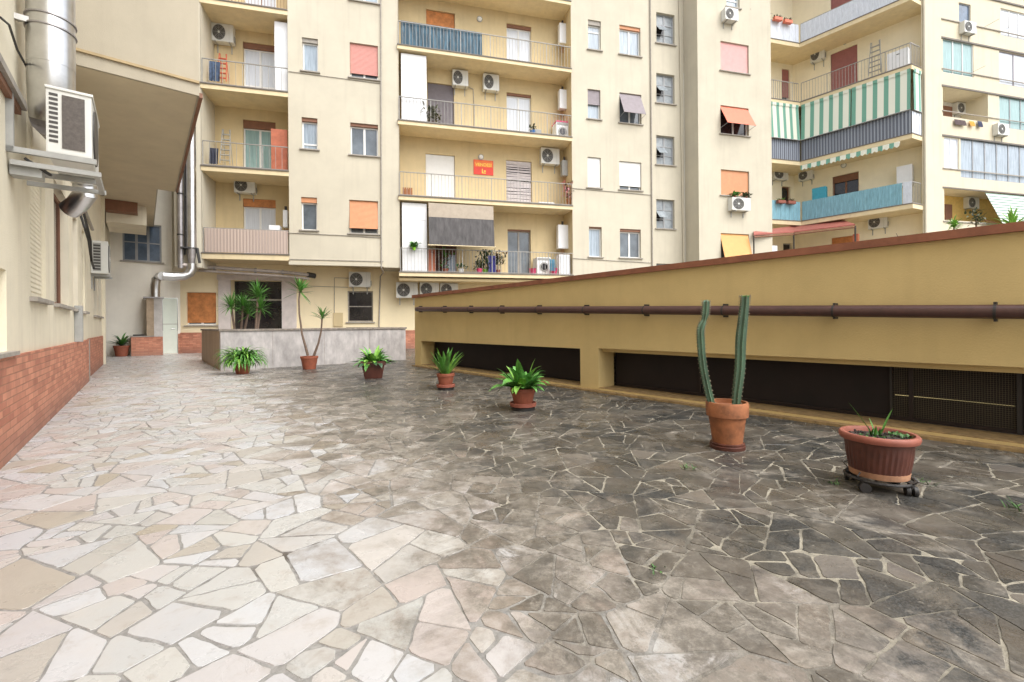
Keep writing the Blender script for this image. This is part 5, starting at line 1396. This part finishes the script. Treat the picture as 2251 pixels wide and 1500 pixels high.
redl = M('reddish_leaf', (.12, .06, .035, 1), .6, noise=.5, nscale=8)
bplant(FF, 949, zC[2], -.35, 'large round grey green bush on the third balcony before the grey shutter', .55, .55, terrad, (darkl, M('sage_leaf', (.25, .25, .20, 1), .7)), 80)
bplant(FF, 1065, zC[0], -.25, 'tall dark shrub in a lime green pot on the lowest middle balcony', .8, .6, greencl, (darkl, leafd), 90)
bplant(FF, 1052, zC[0], -.1, 'small dark plant in a red pot on the lowest middle balcony', .3, .3, pinkcl, (darkl,), 40)
bplant(FF, 1092, zC[0], -.35, 'reddish bush on the lowest middle balcony near the dark door', .6, .55, terrap, (redl, darkl), 70, stem=.2)
bplant(FF, 978, zC[0], -.35, 'climbing plant under the grey sun blind on the lowest middle balcony', .9, .4, terrap, (leafg, redl), 50)
bplant(FF, 1012, zC[0], -.3, 'white flowering plant in a white trough on the lowest middle balcony', .15, .35, white, (leafd,), 30)
bplant(FF, 1250, zC[1], -.25, 'pink flowering shrub at the right end of the balcony with the sign', .8, .45, woodm, (flower, redl), 45, ph=.4)
bplant(FF, 1172, zC[2], -.2, 'small plant in a blue box on the third balcony', .2, .2, bluecl, (darkl,), 20)
q = FF.P(sx(910, 550), .05, zC[0]+.95)
r = bplant(FF, 911, 0, 0, 'small green hanging plant on the railing of the lowest middle balcony', .15, .25, greencl, (leafg,), 60, .08, .12, pos=q)
r = bplant(FF, 1640, 0, 0, 'flower box foliage on the sill of the orange shutter, right bay', .12, .25, terrar, (leafg,), 50, .08, .1, pos=FF.at(1615, 436, E+.15))
r = bplant(FF, 1641, 0, 0, 'second foliage pot on the sill of the orange shutter, right bay', .12, .25, terrar, (darkl,), 50, .08, .1, pos=FF.at(1640, 438, E+.15))
bk = thing('bucket', 'magenta bucket left of the lowest washing machine', 'bucket', FF.P(sx(1174, 600), -.2, zC[0]))
MB().lathe(FF.P(sx(1174, 600), -.2, zC[0]+.01), [(.13, 0), (.17, .3), (.18, .31), (.16, .29)], 20).build('body', pinkcl, bk, smooth=True)
bk = thing('bucket', 'magenta bucket right of the lowest washing machine', 'bucket', FF.P(sx(1221, 600), -.2, zC[0]))
MB().lathe(FF.P(sx(1221, 600), -.2, zC[0]+.01), [(.12, 0), (.16, .34), (.17, .35), (.15, .33)], 20).build('body', pinkcl, bk, smooth=True)
bk = thing('toolbox', 'dark grey toolbox on the third balcony near its right end', 'toolbox', FF.P(sx(1182, 280), -.25, zC[2]))
MB().box(FF, sx(1173, 285), sx(1193, 285), -.5, -.2, zC[2]+.01, zC[2]+.35).build('body', acg, bk, bevel=.02); MB().tube([FF.P(sx(1178, 285), -.35, zC[2]+.35), FF.P(sx(1183, 285), -.35, zC[2]+.47), FF.P(sx(1188, 285), -.35, zC[2]+.35)], .012, 6).build('handle', black, bk)
tb_ = thing('table', 'small wooden table on the lowest middle balcony', 'table', FF.P(sx(1092, 600), -.5, zC[0]))
a, b = sx(1078, 600), sx(1106, 600)
MB().box(FF, a, b, -.85, -.4, zC[0]+.68, zC[0]+.72).build('tabletop', sillm, tb_)
for s_ in (a+.03, b-.03):
    for d_ in (-.82, -.43): MB().box(FF, s_-.02, s_+.02, d_-.02, d_+.02, zC[0]+.01, zC[0]+.68).build('leg', sillm, tb_)

# ---- wing: screens, blinds, canopy
dk = striped('dark_corrugated', (.13, .145, .18, 1), (.30, .33, .38, 1), FU.e, .13, .6)
dk2 = striped('dark_corrugated_front', (.13, .145, .18, 1), (.30, .33, .38, 1), FF.e, .13, .6)
blu = M('sky_blue_screen', (.20, .40, .48, 1), .6, noise=.3, nscale=5, stretch=(6, 6, .5))
wh = M('frosted_screen', (.62, .66, .72, 1), .4, noise=.15, nscale=4, stretch=(6, 6, 1))
corrug(FU, sU0+.06, sU1-.03, -.02, zF[2]+.05, zF[2]+1.1, dk, 'dark grey striped screen along the wing balcony under the green blinds', 60)
corrug(FF, sE2+.04, cx2-.04, -.02, zF[2]+.05, zF[2]+1.1, dk2, 'dark grey striped screen on the short front of the balcony under the green blinds', 20)
corrug(FU, sU0+.06, FU.px(1983, 430, 0)[0], -.02, zF[1]+.05, zF[1]+1.05, blu, 'sky blue screen along the wing balcony', 60)
corrug(FF, sE2+.04, cx2-.04, -.02, zF[1]+.05, zF[1]+1.05, blu, 'sky blue screen on the short front of the wing balcony', 20)
corrug(FU, FU.px(1984, 430, 0)[0]+.01, sU1-.03, -.02, zF[1]+.05, zF[1]+1.05, wh, 'pale lilac end panel of the sky blue screen', 6)
corrug(FU, sU0+.06, sU1-.03, -.02, zF[4]+.05, zF[4]+1.0, wh, 'whitish sheeting along the highest wing balcony', 40)
corrug(FF, sE2+.04, cx2-.04, -.02, zF[4]+.05, zF[4]+1.0, wh, 'whitish sheeting on the short front of the highest wing balcony', 14)
corrug(FEND, .04, .8, -.02, zF[2]+.05, zF[2]+1.05, wh, 'pale end panel of the dark striped balcony screen', 6)
gcr = lin(232, 234, 218, .85); gg = lin(118, 172, 152, .8)
gs1_ = striped('green_stripes_wing', gg, gcr, FU.e, .42, .42)
gs2_ = striped('green_stripes_front', gg, gcr, FF.e, .42, .42)
gs3_ = striped('green_stripes_end', gg, gcr, FEND.e, .42, .42)
zt_ = zF[3]-.26; zb_ = zF[2]+1.08
smid = FU.px(1872, 230, 0)[0]
for (F_, a, b, m_, lab, o_) in ((FU, sU0+.08, smid-.02, gs1_, 'left green and white striped blind on the long wing balcony', .12), (FU, smid+.02, sU1-.03, gs1_, 'right green and white striped blind on the long wing balcony', .12),
                           (FF, sE2+.05, cx2-.14, gs2_, 'green and white striped blind on the short front of the wing balcony', .1), (FEND, .08, .72, gs3_, 'pale striped blind on the end of the wing balcony', .02)):
    r = thing('striped_blind', lab, 'blind', F_.P(a, 0, zb_), 'green striped sun blinds on the wing')
    MB().add([F_.P(s_, d_+k, z_) for k in (0, -.012) for s_ in (a, b) for d_, z_ in ((.03, zt_), (.03+o_, zb_))], [(0, 2, 3, 1), (4, 5, 7, 6)]).build('cloth', m_, r)
    v_ = MB(); n_ = max(4, int((b-a)/.21))
    for k in range(n_):
        x_, y_ = a+(b-a)*k/n_, a+(b-a)*(k+1)/n_; v_.quad(F_.P(x_, .06, zt_+.08), F_.P(y_, .06, zt_+.08), F_.P(y_, .06, zt_-.05), F_.P((x_+y_)/2, .06, zt_-.11), F_.P(x_, .06, zt_-.05))
    v_.build('valance', m_, r)
    MB().tube([F_.P(a, .03+o_, zb_), F_.P(b, .03+o_, zb_)], .02, 8).build('bottom_bar', greyf, r)
r = thing('awning', 'rolled green striped awning with scalloped valance under the dark screened balcony', 'awning', FU.P(sU0, .1, zF[2]-.5))
a, b = sU0+.1, FU.px(1978, 325, .25)[0]
MB().tube([FU.P(a, .25, zF[2]-.34), FU.P(b, .25, zF[2]-.34)], .05, 12).build('roller', gs1_, r)
v_ = MB(); n_ = 22
for k in range(n_):
    x_, y_ = a+(b-a)*k/n_, a+(b-a)*(k+1)/n_; v_.quad(FU.P(x_, .3, zF[2]-.32), FU.P(y_, .3, zF[2]-.32), FU.P(y_, .31, zF[2]-.5), FU.P((x_+y_)/2, .33, zF[2]-.58), FU.P(x_, .31, zF[2]-.5))
v_.build('valance', gs1_, r)
for s_ in (a+.2, b-.2): MB().tube([FU.P(s_, -.02, zF[2]-.3), FU.P(s_, .25, zF[2]-.34)], .02, 6).build('bracket', greyf, r)
# window boxes, ac etc on the wing
for k, (x, z, lab) in enumerate(((1712, zF[4]+.9, 'left red planter on the highest wing balcony rail'), (1734, zF[4]+.86, 'right red planter on the highest wing balcony rail'), (1716, zF[1]+.86, 'left terracotta planter on the sky blue balcony rail'), (1738, zF[1]+.86, 'right terracotta planter on the sky blue balcony rail'))):
    s_ = FF.px(x, 300, .1)[0]; c = FF.P(s_, .12, z)
    r = thing('planter_box', lab, 'planter', c, 'planters hooked on the wing railings')
    MB().box(FF, s_-.28, s_+.2, .05, .22, z, z+.16).build('box', red if k < 2 else terrar, r, bevel=.01)
    mb = MB(); rr = random.Random(k)
    for j in range(40): mb.leaf(FF.P(s_+rr.uniform(-.24, .16), .13, z+.14), rr.uniform(0, 6.28), rr.uniform(.2, 1.4), rr.uniform(.08, .22), .05, .8, 3)
    mb.build('foliage', leafg if k == 2 else darkl, r)
bx = thing('storage_box', 'white chest with a dark label on the wing balcony beside the stepladder', 'chest', FU.P(FU.px(1950, 130, -.3)[0], -.3, zF[3]))
a, b = FU.px(1950, 130, -.3)[0], FU.px(1997, 130, -.3)[0]
MB().box(FU, a, b, -.9, -.3, zF[3]+.01, zF[3]+1.0).build('body', white, bx, bevel=.02); MB().box(FU, a+.35, b-.3, -.299, -.295, zF[3]+.8, zF[3]+.84).build('name_strip', black, bx)
bx = MB().box(FU, *[FU.px(x, 430, -.5)[0] for x in (1785, 1815)], -.8, -.5, zF[1]+.01, FU.px(1800, 412, -.5)[1]).build('beach_screen', M('cyan_plastic', (.05, .35, .48, 1), .5), own=True, bevel=.02); tag(bx, 'cyan and white folded board on the sky blue balcony', 'board')
bx = MB().box(FU, *[FU.px(x, 390, WD)[0] for x in (1975, 2010)], WD+.003, WD+.4, FU.px(1990, 402, WD)[1]-.2, FU.px(1990, 368, WD)[1]).build('cabinet', white, own=True, bevel=.02); tag(bx, 'white wall cabinet at the outer end of the sky blue balcony', 'cabinet')
# terrace canopy
cn = thing('canopy', 'red brown terrace canopy on thin dark posts below the sky blue balcony', 'canopy', FU.P(sU0, .5, 3.2))
P1 = [FF.at(1657, 518, 1.3), FF.at(1745, 512, .8), FU.at(1880, 496, .8), FU.at(1850, 486, -.8), FF.at(1748, 499, -.4), FF.at(1657, 512, 1.1)]
n = 6
redc = M('red_brown_canopy', (.33, .10, .075, 1), .6, noise=.2)
MB().add([p+Vector((0, 0, k)) for k in (0, .07) for p in P1], [list(range(n))[::-1], list(range(n, 2*n))]+[[i, (i+1) % n, n+(i+1) % n, n+i] for i in range(n)]).build('roof_sheet', redc, cn)
for p in (P1[0], P1[1], P1[2]):
    MB().tube([p+Vector((0, 0, -.02)), Vector((p.x, p.y, 0))], .035, 8).build('post', black, cn)
MB().tube([P1[0]-Vector((0, 0, .08)), P1[1]-Vector((0, 0, .08)), P1[2]-Vector((0, 0, .08))], .04, 8).build('front_beam', brown, cn)
bx = MB().box(FF, *[FF.px(x, 550, .6)[0] for x in (1664, 1702)], .2, .8, 3.2, FF.px(1683, 541, .6)[1]).build('cupboard', white, own=True, bevel=.03); tag(bx, 'white cupboard under the left end of the terrace canopy', 'cupboard')
rc_ = MB().box(FU, *[FU.px(x, 540, .2)[0] for x in (1876, 1888)], .1, .3, 3.2, FU.px(1882, 515, .2)[1]).build('timber_post', M('red_post', (.45, .14, .07, 1), .6, noise=.2), own=True); tag(rc_, 'thick red timber post at the right end of the terrace canopy', 'post')
# plants standing on the garage roof
def roofplant(x, ytip, label, v_=11.6, kind='yucca', sp=.25, mt=leafl):
    F_ = Fr(V*v_, -U); q = F_.at(x, ytip, 0); c = Vector((q.x, q.y, zG+.0))
    r = thing('roof_plant', label, 'plant', c)
    rpot(r, c, .15, .25)
    MB().tube([c+Vector((0, 0, .2)), q], [.018, .012], 6).build('stem', stemm, r)
    rr = random.Random(int(x)); mb = MB()
    if kind == 'yucca': head(mb, q, 40, sp, .035, rr, -.3, 1.5, .6)
    else:
        for k in range(60): mb.leaf(q+Vector((rr.gauss(0, sp*.3), rr.gauss(0, sp*.3), rr.uniform(-sp, sp*.4))), rr.uniform(0, 6.28), rr.uniform(-.3, 1.3), .07, .035, .8, 3)
    mb.build('leaves', mt, r)
roofplant(2097, 497, 'bright yucca tip above the coping right of the corner pier', sp=.17)
roofplant(2146, 474, 'olive green sapling above the coping before the yellow recessed balcony', kind='bush', sp=.2, mt=darkl)
roofplant(2226, 498, 'large bright agave tip above the coping under the striped awning', sp=.34)
roofplant(2024, 523, 'small leafy plant tip above the coping left of the corner pier', kind='bush', sp=.1, mt=leafg)
# dead twigs left of that
F_ = Fr(V*11.6, -U); c = F_.at(1985, 540, 0); r = thing('bare_shrub', 'leafless grey twigs above the coping on the wing terrace', 'shrub', Vector((c.x, c.y, zG)))
mb = MB(); rr = random.Random(2)
for k in range(8): mb.tube([Vector((c.x, c.y, zG+.2)), c+Vector((rr.uniform(-.1, .1), 0, -.02)), c+Vector((rr.uniform(-.28, .2), rr.uniform(-.1, .1), rr.uniform(.05, .25)))], [.012, .008, .004], 5)
mb.build('twigs', stemm, r); rpot(r, Vector((c.x, c.y, zG)), .15, .25)
# striped awning on the far block
hs_ = striped('grey_green_stripes', lin(225, 230, 220, .85), lin(120, 150, 140, .7), (0, 0), .2, .62, axis='z')
s0, z1 = FF.px(2166, 424, G+.1); s1 = FF.px(2275, 430, G)[0]; z0 = FF.px(2185, 494, G+.9)[1]
r = thing('awning', 'grey and white striped awning sloping out from the far block at the right edge', 'awning', FF.P(s0, G, z1))
MB().add([FF.P(s_, d_, z_+k) for k in (0, -.015) for s_ in (s0, s1) for d_, z_ in ((G+.1, z1), (G+1., z0))], [(0, 2, 3, 1), (4, 5, 7, 6)]).build('cloth', hs_, r)
MB().tube([FF.P(s0, G+1., z0), FF.P(s1, G+1., z0)], .03, 8).build('front_bar', brown, r)
MB().tube([FF.P(s0, G+.05, z0+.5), FF.P(s0, G+1., z0)], .03, 8).build('arm', brown, r)
# laundry arms on far block
for k, (x, y, lab) in enumerate(((2160, 62, 'clothes line arm on the far block left of the purple edge'), (2196, 72, 'clothes line arm on the far block, upper right'), (2130, 163, 'clothes line arm below the turquoise veranda'))):
    q = FF.at(x, y, G+.05); cable('clothes_arm', [q, q+Vector((FF.o.x, FF.o.y, 0))*.7+Vector((.2, 0, .15))], .012, greyf, lab, 'clothes line')
